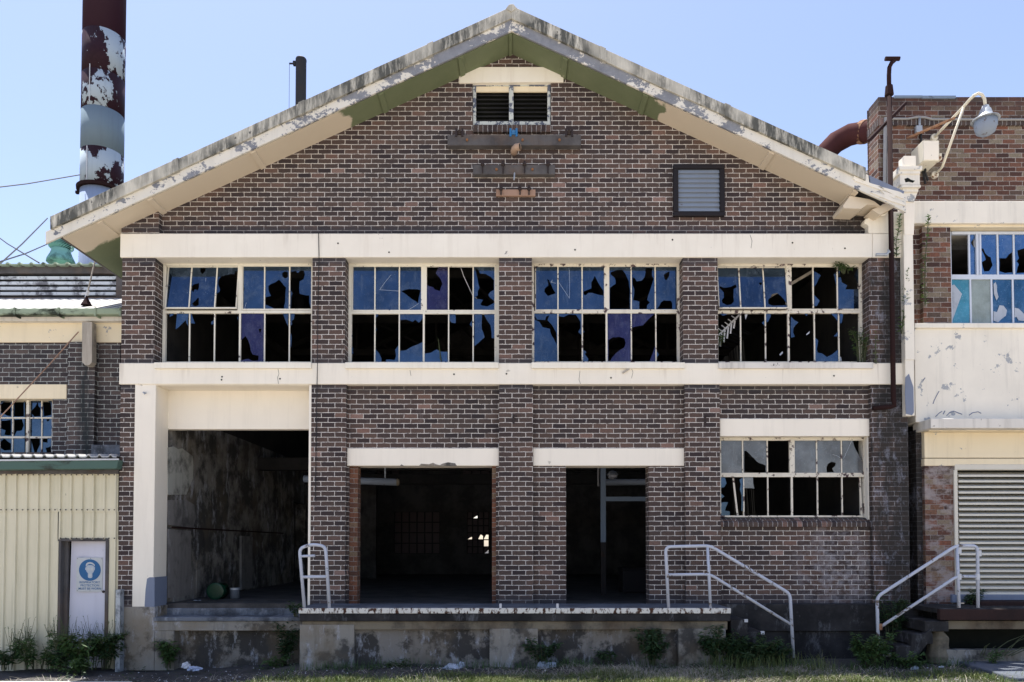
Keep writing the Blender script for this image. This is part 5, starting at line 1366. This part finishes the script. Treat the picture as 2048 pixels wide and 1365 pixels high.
# ================================================================== right: cream and red brick building
RY = .12
Q = thing('cream_building', 'cream and red brick building with a louvred shutter beside the warehouse', 'building', (9, .5, 0))
PQ = lambda nm, fn, mat, parent=Q, bevel=0, **kw: part(nm, fn, mat, parent, bevel, **kw)
PY = .95
def parapet(m):
    m.pb(1757, 250, 2400, 420, PY, PY+.36)
    m.pb(1757, 194.5, 2400, 236, PY-.02, PY+.36)
PQ('parapet', parapet, M['brick_red'])
PQ('corbel', lambda m: m.pb(1757, 236, 2400, 250.5, PY-.045, PY+.4), M['brick_sill'])
x0 = W(1757, 300, PY).x
PQ('parapet_return', lambda m: (m.box(x0, x0+.35, PY+.4, PY+.42, 7.0, W(1757, 196, PY).z), m.box(x0-.02, x0+.35, PY+.42, PY+1.6, 7.0, W(1757, 318, PY).z)), M['brick_red'])
PQ('coping', lambda m: (m.pb(1789, 191, 1845, 195.5, PY-.05, PY+.42), m.pb(1845, 191.5, 1912, 196.5, PY-.055, PY+.42)), M['steel_blue'])
PQ('band', lambda m: m.pb(1826, 402, 2400, 447, RY-.02, PY+.3), M['cream_flaked'], bevel=.012)
PQ('band_soffit', lambda m: m.pb(1850, 447, 2400, 455, RY+.04, .5), M['cream_yellow'])
for a_ in ((1826, 447, 1846, 650, RY+.10), (1846, 455, 1902, 650, RY), (2146, 447, 2400, 650, RY)): PQ('wall', lambda m: m.pb(*a_, .6), M['brick_red'])
PQ('cream_wall', lambda m: m.pb(1830, 648, 2400, 845, RY-.02, .6), M['cream_flaked'], bevel=.01)
PQ('window_sill', lambda m: m.pb(1830, 646.5, 2400, 656, RY-.075, .4), M['cream_flaked'], bevel=.008)
def canopy(m):
    a = [(1862, 837), (2400, 837), (2400, 857), (1862, 857)]
    m.pp(a, RY-.38, .3)
PQ('canopy', canopy, M['cream_sill'], bevel=.012)
PQ('canopy_moulding', lambda m: m.pb(1858, 857, 2400, 863, RY-.16, .3), M['cream_yellow'], bevel=.01)
PQ('lintel', lambda m: (m.pb(1849, 862, 2400, 916, RY-.01, .5), m.pb(1849, 917.5, 2400, 932, RY-.02, .5)), M['cream_yellow'], bevel=.006)
PQ('wall', lambda m: (m.pb(1851, 931, 1913, 1215, RY, .5), ), M['brick_washed'])
PQ('wall', lambda m: m.pb(1834, 860, 1851, 1215, RY+.08, .5), M['brick_wet'])
PQ('gap_lining', lambda m: m.pb(1812, 835, 1856, 1240, .62, .66), M['black'])  # black sheet for the moss and the shade down the gap
sh = PQ('shutter', lambda m: (m.pb(1910, 929, 2400, 940, RY-.03, RY+.12), m.pb(1910, 940, 1917, 1192, RY-.03, RY+.12)), M['shutter'], bevel=.006)
def louv(m):
    a = W(1917, 1000, RY+.02); x1 = 13.5
    z = W(1917, 943, RY).z; zb = W(1917, 1190, RY).z; n = 22; st = (z-zb)/n
    for i in range(n):
        z1 = z-i*st
        ring = lambda x: [(x, RY+.22, z1+st*.1), (x, RY+.012, z1-st*.62), (x, RY+.01, z1-st*.98), (x, RY+.018, z1-st*.98), (x, RY+.022, z1-st*.68), (x, RY+.22, z1+st*.1-.006)]
        m.hull_prism(ring(a.x), ring(x1))
obj('slats', (lambda m: (louv(m), m)[1])(MB()), M['shutter'], sh, fix=True)
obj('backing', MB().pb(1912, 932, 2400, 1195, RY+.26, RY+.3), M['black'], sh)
for pts in ([(1878,783),(1873,792),(1869,800),(1866,808)], [(1871,834),(1879,826),(1884,823)], [(1893,832),(1900,825),(1908,823),(1916,826),(1924,829)], [(1938,831),(1945,826),(1956,824),(1962,827)], [(1846,762),(1850,756)], [(1886,829),(1890,822)]):
    PQ('crack', lambda m: m.tube([W(x, y_, RY-.021) for x, y_ in pts], .008, 5), M['slate_blue'])
PQ('threshold', lambda m: m.pb(1905, 1190, 2400, 1206, RY-.06, .4), M['slate_blue'], bevel=.01)
PQ('threshold_beam', lambda m: m.pb(1962, 1204, 2400, 1219, -.35, .1), M['red_timber'], bevel=.01)
PQ('foundation', lambda m: m.pb(1826, 1212, 2400, 1345, .05, .5), M['conc_dark'])
# upper window
k6 = 208/1052
P6 = {('U',1): H([(517,275),(545,240),(560,270),(570,330),(540,330),(517,290)],t='g_bright'), ('U',2): H([(618,345),(640,340),(660,390),(690,420),(715,430),(720,460),(735,510),(700,570),(650,575),(635,530),(625,480),(665,455),(655,420)],t='g_bright'),
  ('U',3): H([(802,440),(870,440),(900,400),(936,375),(936,585),(860,590),(802,570)],t='g_bright'), ('U',4): H([(985,360),(1050,340),(1110,345),(1110,585),(975,590),(1000,500),(978,470),(1000,440)],t='g_bright'), ('U',5): ('F','g_bright',[]),
  ('L',0): ('F','g_teal',[]), ('L',1): ('F','g_frost',[]), ('L',2): ('F','g_navy',[]), ('L',3): ('F','g_navy',[]), ('L',4): ('F','g_frost',[]), ('L',5): ('F','g_teal',[])}
w6 = make_window(Q, (1840, 430), k6, [(318,488),(512,575),(612,775),(800,938),(965,1110),(1135,1290)], (200,602), [(322,503),(525,715),(740,930),(955,1140),(1160,1340),(1360,1540)], (655,1094), (308,168,1560,1110), None, (604,652), P6, RY+.18, frame='frame_blue', tint='g_bright', bar=18)
m = MB()
for c_ in (577, 612): 
    a = (1840+(c_-6)*k6, 430+190*k6, 1840+(c_+10)*k6, 430+604*k6); m.pb(*a, RY+.16, RY+.24)
obj('sliding_sash', m, M['frame_blue'], w6)
m = MB()
for pts in ([(322,715),(345,705),(375,740),(425,800),(400,870),(360,980),(322,1085)], [(745,700),(765,680),(778,720),(780,780),(795,830),(775,865),(750,800)], [(745,975),(780,985),(805,915),(845,920),(880,965),(870,1020),(830,1050),(790,1088),(745,1070)], [(958,940),(1000,950),(1060,1010),(1080,1075),(1000,1070),(975,1030),(958,1040)]):
    m.pp([(1840+x*k6, 430+y*k6) for x, y in pts], RY+.185, RY+.192)
obj('paint_patch', m, M['rag'], w6)
PQ('interior', lambda m: (m.box(7.0, 13.5, 2.6, 2.7, 1, 8), m.box(7.0, 7.1, .6, 2.6, 1, 8), m.box(7.0, 13.5, .6, 2.7, 7.6, 7.7), m.box(7.0, 13.5, .6, 2.7, 2, 2.1)), M['interior'])
PQ('side_wall', lambda m: m.box(13.5, 13.8, .15, 9, 0, 9), M['brick_red'])
# cream downpipe with its rainwater head
t = thing('downpipe', 'square cream downpipe with a moulded rainwater head in the corner between the buildings', 'downpipe', W(1820, 835, -.1))
dY = -.12
obj('pipe', MB().pb(1809, 470, 1828, 720, dY, dY+.2).pb(1811, 720, 1829, 832, dY+.01, dY+.2), M['cream_flaked'], t, .008)
obj('pipe', MB().pp([(1807, 402), (1830, 402), (1828, 470), (1809, 470)], dY, dY+.2), M['cream_flat'], t, .006)
obj('peeled_patch', MB().pp([(1811, 755), (1818, 748), (1827, 775), (1828, 825), (1824, 831), (1812, 828), (1810, 790)], dY+.004, dY+.012), M['slate_blue'], t)
def head(m):
    m.pb(1797, 340, 1841, 348, dY-.10, dY+.25); m.pb(1799, 332, 1845, 340, dY-.12, dY+.25); m.pb(1800, 348, 1840, 370, dY-.08, dY+.25)
    m.pb(1803, 370, 1842, 375, dY-.10, dY+.25); m.pb(1805, 375, 1837, 384, dY-.06, dY+.25)
    m.pp([(1806, 384), (1836, 384), (1829, 403), (1808, 403)], dY-.03, dY+.22)
obj('rainwater_head', (lambda m: (head(m), m)[1])(MB()), M['cream_flaked'], t, .008)
obj('upper_pipe', MB().pb(1808, 312, 1832, 332, dY+.02, dY+.2), M['cream_flat'], t, .006)
obj('soot_mark', MB().pp([(1809, 358), (1816, 356), (1822, 360), (1830, 362), (1826, 366), (1818, 364), (1811, 365)], dY-.083, dY-.0805), M['black'], t)
# wall lamp
t = thing('wall_lamp', 'bell-shaped yard lamp on a curved cream bracket on the red brick parapet', 'lamp', W(1870, 350, PY))
LYm = -.05
A1 = W(1868, 276, PY-.02); A2 = W(1869, 351, PY-.02); J = W(1928, 213, .25)
arc = [J, W(1940, 199, .1), W(1949, 191, .0), W(1957, 187, LYm), W(1964, 190, LYm), W(1969, 198, LYm), W(1971, 214, LYm)]
obj('arm', MB().tube([A1, (A1+J)/2+Vector((0,0,.0))]+arc, .026, 10), M['lamp_cream'], t, smooth=True)
obj('brace', MB().tube([A2, W(1884, 335, PY-.2), W(1888, 325, .6), J], .022, 10), M['lamp_cream'], t, smooth=True)
for a in (A1, A2): obj('wall_plate', MB().lathe([(.065, -.03), (.065, .02), (.02, .03)], a, 14, axis='y'), M['lamp_cream'], t)
hx = W(1971, 232, LYm); kk = (LYm+DIST)/FPX
obj('hood', MB().lathe([(6*kk, 20*kk), (7*kk, 16*kk), (10*kk, 12*kk), (12*kk, 4*kk), (15*kk, -2*kk), (25*kk, -8*kk), (26*kk, -10*kk), (22*kk, -10*kk)], hx, 24), M['galv'], t, smooth=True)
obj('globe', MB().lathe([(21*kk, -10*kk), (20.5*kk, -22*kk), (17*kk, -34*kk), (10*kk, -39*kk), (2*kk, -40*kk)], hx, 24), M['louvre_grey'], t, smooth=True)
t = thing('junction_box', 'cream metal junction box fixed under the lamp bracket', 'electrical box', W(1862, 325, PY))
obj('body', MB().pb(1846, 281, 1879, 322, .55, PY), M['lamp_cream'], t, .012)
obj('side_lug', MB().pb(1879, 307, 1884, 319, .58, .7), M['lamp_cream'], t, .004)
obj('lid', MB().pb(1847.5, 283, 1877.5, 320, .545, .551), M['cream_flat'], t, .003)
obj('cable', MB().tube([W(1852, 322, .7), W(1850, 345, .9), W(1856, 362, .92)], .02, 6), M['cable'], t)
t = thing('conduit', 'pale electrical conduit running along the parapet bricks', 'conduit', W(1900, 240, PY))
obj('run', MB().tube([W(1783, 238, PY-.06), W(1815, 238, PY-.06), W(1832, 235, PY-.06), W(1850, 235, PY-.06), W(1864, 239, PY-.06), W(2400, 241, PY-.06)], .02, 8), M['wire_white'], t)
obj('switch', MB().tube([W(1839, 236, PY-.06), W(1839, 252, PY-.06)], .022, 8).pb(1833, 251, 1845, 264, PY-.1, PY-.03), M['galv'], t, .004)
o = obj('conduit_pair', MB().tube([W(1771, 236, PY-.06), W(1770, 262, PY-.06), W(1769, 380, PY-.06)], .028, 8).tube([W(1774, 256, PY-.06), W(1775, 380, PY-.06)], .02, 8), M['wire_white']); tag(o, 'pair of pale vertical conduits at the corner of the red brick parapet', 'conduit')
o = obj('drop_cable', MB().tube([W(1842, 262, PY-.03), W(1843, 330, PY-.03), W(1851, 368, PY-.03)], .018, 6), M['cable']); tag(o, 'dark cable hanging down the parapet behind the cream junction box', 'cable')
o = obj('brace_bar', MB().bar(W(1737, 282, -.3), W(1811, 207, .3), .05, .05), M['brown_pipe'], bevel=.004); tag(o, 'dark brown diagonal brace bar crossing the vent pipe', 'bar')
o = obj('brace_bar', MB().bar(W(1814, 277, PY-.03), W(1910, 236, .2), .035, .035), M['rust'], bevel=.004); tag(o, 'orange rusty diagonal brace bar meeting the lamp bracket', 'bar')
# red duct behind the roof
t = thing('red_duct', 'curved dark red metal duct behind the right roof slope', 'duct', W(1690, 300, 3.0))
kd = (3.0+DIST)/FPX
pts = [W(1640, 330, 3.0), W(1652, 305, 3.0), W(1672, 285, 3.0), W(1700, 270, 2.9), W(1735, 263, 2.6), W(1765, 262, 2.4)]
obj('bend', MB().tube(pts, [19*kd, 20*kd, 21*kd, 21*kd, 19*kd, 18*kd], 18), M['duct'], t, smooth=True)
obj('dark_elbow', MB().tube([W(1630, 340, 3.6), W(1650, 303, 3.6), W(1668, 292, 3.5)], 17*kd, 14), M['dark_metal'], t, smooth=True)
obj('flange', MB().tube([W(1722, 265, 2.75), W(1732, 264, 2.65)], 22*kd, 18), M['rust'], t)
# shuttered dock at the right
t = thing('shutter_dock', 'dark timber-edged dock in front of the louvred shutter', 'loading dock', W(1960, 1325, -.5))
obj('deck', MB().box(W(1880, 1230, DY).x, 13.4, DY+.02, .05, zdk-.09, zdk-.01), M['conc_dark'], t, .01)
obj('fascia', MB().pb(1880, 1219, 2400, 1241, DY-.01, DY+.08), M['red_timber'], t, .01)
obj('beam', MB().pb(1892, 1242, 2400, 1259, DY+.12, DY+.3), M['conc_beam'], t, .01)
obj('backing', MB().pb(1888, 1258, 2400, 1345, -.15, -.1), M['black'], t)  # black sheet painted in for the shade under the deck
o = obj('kerb_beam', MB().pb(1893, 1300, 2400, 1340, -.78, -.62), M['conc'], bevel=.012); tag(o, 'low pale concrete kerb under the shuttered dock', 'kerb')
m = MB(); rnd = random.Random(4)
for k in range(10):
    a = W(1960+k*7, 1312, -.85); b = a+Vector((rnd.uniform(-.1, .8), rnd.uniform(-.1, .1), rnd.uniform(.05, .45)))
    m.tube([a, (a+b)/2+Vector((0, 0, .05)), b], [.008, .006, .003], 5)
o = obj('brushwood', m, M['stem']); tag(o, 'dry dead branches leaning on the kerb under the shuttered dock', 'branches')

# ================================================================== plants
def leafq(m, base, d, L, wd, rnd, fold=.25):
    d = d.normalized(); s = d.cross(Vector((0, 0, 1)))
    s = s.normalized() if s.length > 1e-4 else Vector((1, 0, 0))
    s = (s + Vector((rnd.uniform(-.5,.5), rnd.uniform(-.5,.5), rnd.uniform(-.5,.5)))).normalized()
    n = d.cross(s)
    mid = base+d*L*.45-n*0; tip = base+d*L+Vector((0, 0, -L*.25))
    m.add([base, mid+s*wd*.5+n*wd*fold, tip, mid-s*wd*.5+n*wd*fold], [(0, 1, 2), (0, 2, 3)])
def weed(label, px, py, Y, h, w, nst, nlf, lf, seed, mat='leaf', lean=0.0, name='weed', seeds=False, group='weeds growing along the walls', cat='weed', droop=.35, shape=.5):
    rnd = random.Random(seed); b = W(px, py, Y)
    t = thing(name, label, cat, b, group)
    sm, fm = MB(), MB()
    for k in range(nst):
        a = rnd.uniform(0, 6.28); r0 = rnd.uniform(0, .25)*w
        root = b+Vector((math.cos(a)*r0, math.sin(a)*r0*.5, -.02))
        hh = h*rnd.uniform(.45, 1.0); sp = rnd.uniform(.2, .55)*w
        top = root+Vector((math.cos(a)*sp+lean*hh, math.sin(a)*sp*.55, hh))
        mid = (root+top)/2+Vector((math.cos(a)*-.12*w, 0, hh*.1))
        sm.tube([root, mid, top], [.007, .005, .002], 5)
        nlf2 = int(nlf*1.7); per = max(3, nlf2//nst)
        for i in range(per):
            u = rnd.uniform(.12, 1.0)**shape
            c = root*(1-u)**2+mid*2*u*(1-u)+top*u*u
            a2 = rnd.uniform(0, 6.28)
            d = Vector((math.cos(a2), math.sin(a2), rnd.uniform(-droop, .6)))
            c = c+d*rnd.uniform(0, .04)
            leafq(fm, c, d, lf*rnd.uniform(.55, 1.35), lf*rnd.uniform(.32, .5), rnd)
        if seeds:
            for i in range(7):
                c = top+Vector((rnd.uniform(-.12, .12), rnd.uniform(-.05, .05), rnd.uniform(-.02, .32)))
                sm.tube([top-Vector((0, 0, .1)), c], [.0035, .002], 4); leafq(fm, c, Vector((rnd.uniform(-1,1), rnd.uniform(-1,1), 1)), .035, .018, rnd)
    obj('stem', sm, M['stem'], t); obj('foliage', fm, M[mat], t)
    return t
def spike(label, px, py, Y, pts, n, lf, seed, mat='leaf'):
    rnd = random.Random(seed); t = thing('wall_weed', label, 'weed', W(px, py, Y), 'weeds rooted in the walls')
    sm, fm = MB(), MB()
    P = [W(*p, Y) for p in pts]
    sm.tube(P, [.010]+[.007]*(len(P)-2)+[.003], 5)
    for i in range(n):
        u = rnd.uniform(0, len(P)-1.001); k = int(u); c = P[k].lerp(P[k+1], u-k)
        a2 = rnd.uniform(0, 6.28)
        leafq(fm, c, Vector((math.cos(a2), math.sin(a2)*.7, rnd.uniform(.1, 1.0))), lf*rnd.uniform(.5, 1.2)*(1.1-.5*u/len(P)), lf*.2, rnd)
    obj('stem', sm, M['stem'], t); obj('foliage', fm, M[mat], t)
weed('dark leafy weed at the far left foot of the yellow shed', 12, 1338, -.25, .45, .5, 9, 330, .085, 1, 'leaf_dark')
weed('bushy weed with thin seed heads against the yellow cladding left of the doorway', 68, 1337, -.25, .55, .6, 13, 560, .085, 2, 'leaf', seeds=True)
weed('dark spreading weed between the shed doorway and the seeding bush', 100, 1340, -.3, .38, .5, 9, 360, .08, 3, 'leaf_dark')
weed('largest bushy weed filling the foot of the lilac door', 172, 1338, -.25, .72, .8, 22, 1050, .10, 4, 'leaf', seeds=True)
weed('dark weed crowding the corner guard right of the lilac door', 212, 1336, -.2, .65, .4, 12, 420, .09, 5, 'leaf_dark', lean=.1)
weed('low bright weed in the sun before the lilac door', 150, 1346, -.55, .30, .6, 10, 380, .075, 6, 'leaf')
weed('small upright weed in the corner of the left foundation panel', 334, 1335, -.12, .48, .34, 8, 330, .095, 7, 'leaf')
weed('tall dark creeper weed covering the right end of the left foundation panel', 568, 1333, -.1, .85, .42, 14, 620, .075, 8, 'leaf_dark', lean=.05)
weed('small weed below the tall creeper by the first dock pier', 558, 1338, -.3, .3, .35, 7, 200, .07, 9, 'leaf')
weed('small weed sprouting on the doorstep behind the ladder-like handrail', 592, 1232, -.15, .28, .24, 6, 110, .07, 10, 'leaf_dark')
weed('dark weed against the right edge of the second dock pier', 1085, 1328, DY-.12, .42, .4, 9, 300, .085, 11, 'leaf_dark')
weed('sparse weed at the middle of the right dock panel', 1225, 1326, DY-.1, .22, .45, 6, 110, .08, 12, 'leaf_dark')
weed('tall dark nettle-like weed climbing the right dock panel to the slab edge', 1305, 1328, DY-.12, .62, .5, 16, 640, .085, 13, 'leaf_dark')
weed('tangled dark weed at the third dock pier', 1435, 1328, DY-.15, .62, .55, 16, 640, .08, 14, 'leaf_dark')
weed('broad dark bush hiding the low steps', 1500, 1330, DY-.15, .50, .85, 22, 900, .085, 15, 'leaf_dark')
weed('low bush between the low steps and the sloping handrail', 1556, 1332, DY-.12, .42, .45, 11, 380, .08, 16, 'leaf_dark')
weed('bright feathery weed at the foot of the galvanised handrail', 1742, 1338, DY-.1, .60, .50, 18, 760, .085, 17, 'leaf')
weed('tall dark weed growing up behind the steps of the shuttered dock', 1786, 1290, -.35, .95, .40, 12, 480, .085, 18, 'leaf_dark')
weed('low weed under the stringer of the dark right-hand steps', 1822, 1340, DY-.1, .32, .5, 9, 300, .07, 19, 'leaf')
weed('weed growing at the shutter foot between the galvanised posts', 1938, 1213, -.1, .33, .36, 9, 220, .07, 20, 'leaf_dark')
weed('spindly pale weed in front of the low kerb', 1985, 1330, DY-.15, .28, .3, 6, 110, .06, 21, 'leaf')
weed('low weed on the edge of the blue-grey slab', 1975, 1356, -1.6, .12, .3, 6, 110, .05, 22, 'leaf_dark')
weed('small dark weed on the dirt before the middle dock panel', 795, 1336, DY-.1, .18, .35, 7, 140, .06, 23, 'leaf_dark')
weed('wiry weed at the top right corner of the fourth upper window', 1690, 545, .2, .22, .3, 12, 160, .05, 24, 'leaf', group='weeds rooted in the walls')
weed('overgrown weed at the lower right corner of the fourth upper window', 1722, 724, .12, .62, .3, 12, 300, .05, 25, 'leaf', group='weeds rooted in the walls')
weed('sprig of weed inside the lower left pane of the fourth upper window', 1441, 690, .3, .35, .12, 4, 70, .05, 26, 'leaf', group='weeds rooted in the walls')
spike('tall thin weed standing on the upper cream band beside the brown pipe', 1793, 514, -.1, [(1793, 514), (1792, 485), (1798, 455), (1800, 428)], 120, .10, 31, 'leaf')
spike('long weed hanging beside the cream downpipe at the sooty brick corner', 1803, 668, -.1, [(1803, 668), (1808, 620), (1812, 570), (1816, 535)], 120, .10, 32, 'leaf')
spike('climbing weed against the red bricks right of the cream downpipe', 1850, 610, .0, [(1850, 610), (1849, 560), (1852, 500), (1856, 450), (1858, 430)], 170, .09, 33, 'leaf')
spike('thin pale weed on the sill end of the fourth upper window', 1752, 728, -.05, [(1752, 728), (1751, 695), (1752, 662)], 36, .07, 34, 'leaf_light')
spike('single pale seed stalk in the second upper window', 882, 724, .24, [(882, 722), (879, 700), (876, 676)], 60, .035, 35, 'leaf_light')
# sunlit blades in the big weed
rnd = random.Random(44); m = MB(); b = W(185, 1335, -.75)
for (x0_, y0_, x1_, y1_) in ((162, 1288, 176, 1295), (170, 1324, 179, 1307), (178, 1322, 186, 1330), (150, 1340, 163, 1332), (163, 1331, 178, 1334)):
    a, c = W(x0_, y0_, -.72), W(x1_, y1_, -.76); n = Vector((0, -.3, 1)).cross(c-a).normalized()*.012
    m.add([a-n*.4, a+n*.4, (a+c)/2+n, c, (a+c)/2-n], [(0, 1, 2, 4), (4, 2, 3)])
m.tube([b-Vector((0, 0, .05)), W(178, 1322, -.74), W(176, 1300, -.73)], .005, 5)
o = obj('grass_stalk', m, M['leaf_light']); tag(o, 'sunlit pale green broad grass blades in front of the largest weed', 'grass')
# grass and straw
def blades(n, xr, yr, h, wd, seed, dens=None, flatten=0.0):
    m = MB(); rnd = random.Random(seed); k = 0
    while k < n:
        x = rnd.uniform(*xr); yv = rnd.uniform(*yr)
        if dens and rnd.random() > dens(x, yv): continue
        k += 1
        z = gz(x, yv); a = rnd.uniform(0, 6.28); hh = h*rnd.uniform(.4, 1.25); ln = hh*rnd.uniform(.2, .9)+flatten*rnd.uniform(.5, 1.5)
        d = Vector((math.cos(a), math.sin(a), 0)); s = Vector((-d.y, d.x, 0))*wd*rnd.uniform(.6, 1.2)
        p = Vector((x, yv, z-.005)); q = p+d*ln*.45+Vector((0, 0, hh*.65)); e = p+d*ln+Vector((0, 0, hh*(1-.3*rnd.random())))
        m.add([p-s, p+s, q+s*.7, q-s*.7, e], [(0, 1, 2, 3), (3, 2, 4)])
    return m
def dens(x, y):
    v = .5+.5*math.sin(x*1.7+1.2*math.sin(x*.7)+y*2.1)*math.cos(y*2.7+x*.9)
    edge = max(0.0, min(1.0, (-1.62-y)/.35)) if x < 1.2 else max(0.0, min(1.0, (-1.3-y)/.5))
    if x > 7.0: edge *= .15
    if x < -6.4: edge *= .35
    return edge*(.08+.92*v*v)
o = obj('grass', blades(26000, (-8.3, 8.6), (-2.7, -1.0), .10, .0045, 51, dens), M['grass']); struct(o, 'stuff', 'rough green grass at the edge of the yard', 'grass')
o = obj('grass_tuft', blades(500, (3.0, 5.0), (-1.5, -1.0), .30, .004, 53), M['grass']); struct(o, 'stuff', 'taller grass among the weeds by the third dock pier', 'grass')
def foot(x, y):
    return .25+.75*abs(math.sin(x*1.9)*math.sin(x*.83+1.0))
o = obj('grass_tuft', blades(1500, (-3.7, 7.4), (-1.12, -.93), .17, .004, 54, foot), M['leaf']); struct(o, 'stuff', 'straggling long grass along the foot of the dock walls', 'grass')
def creeping():
    m = MB(); rnd = random.Random(61)
    for _ in range(230):
        x = rnd.uniform(-8.3, 8.4); yv = rnd.uniform(-1.7, -.95) if x > -3.8 else rnd.uniform(-1.3, -.1)
        if rnd.random() > foot(x, yv): continue
        for k in range(rnd.randint(5, 16)):
            c = Vector((x+rnd.uniform(-.13, .13), yv+rnd.uniform(-.06, .06), 0)); c.z = gz(c.x, c.y)+rnd.uniform(.0, .09)
            leafq(m, c, Vector((rnd.uniform(-1, 1), rnd.uniform(-1, 1), rnd.uniform(-.1, .9))), rnd.uniform(.03, .075), rnd.uniform(.012, .03), rnd)
    return m
o = obj('ground_cover', creeping(), M['leaf_dark']); struct(o, 'stuff', 'low creeping weeds scattered along the foot of the walls', 'weeds')
def dens2(x, y):
    return max(0.0, 1-abs(x-2.6)/3.4)*(.3+.7*abs(math.sin(x*2.1+y))) + (.12 if x < -6 else .05)
o = obj('straw', blades(6000, (-8.0, 7.5), (-2.3, -.98), .085, .0045, 52, dens2, .17), M['straw']); struct(o, 'stuff', 'dry dead straw lying on the dirt and grass', 'straw')
# ------------------------------------------------------------------ light
sv = Vector((-.13, .16, .98)).normalized()               # towards the sun: high, behind and left of the gable
elev = math.asin(sv.z); az = math.atan2(sv.x, sv.y)
w = bpy.data.worlds.new("World"); S.world = w; w.use_nodes = True
nt = w.node_tree; bg = nt.nodes['Background']
sky = nt.nodes.new('ShaderNodeTexSky'); sky.sky_type = 'NISHITA'; sky.sun_disc = False
sky.sun_elevation = elev; sky.sun_rotation = az; sky.air_density = 1.0; sky.dust_density = 1.0; sky.ozone_density = 1.0
tint = nt.nodes.new('ShaderNodeMix'); tint.data_type = 'RGBA'; tint.blend_type = 'MULTIPLY'; tint.inputs[0].default_value = 1.0
tint.inputs[7].default_value = (1.08, .985, 1.0, 1)      # summer haze: a slightly milkier, less cyan blue
nt.links.new(sky.outputs[0], tint.inputs[6]); nt.links.new(tint.outputs[2], bg.inputs[0]); bg.inputs[1].default_value = .10
ld = bpy.data.lights.new('sun', 'SUN'); ld.energy = 4.0; ld.angle = R(.5); ld.color = (1, .96, .90)
lo = bpy.data.objects.new('sun', ld); COL.objects.link(lo)
lo.rotation_euler = (-sv).to_track_quat('-Z', 'Y').to_euler()
S.view_settings.view_transform = 'Standard'; S.view_settings.look = 'None'; S.view_settings.gamma = 1.0
S.view_settings.exposure = 1.38
S.cycles.max_bounces = 8; S.cycles.diffuse_bounces = 4; S.cycles.glossy_bounces = 3; S.cycles.transparent_max_bounces = 6
S.cycles.sample_clamp_indirect = 6.0
S.cycles.use_denoising = True
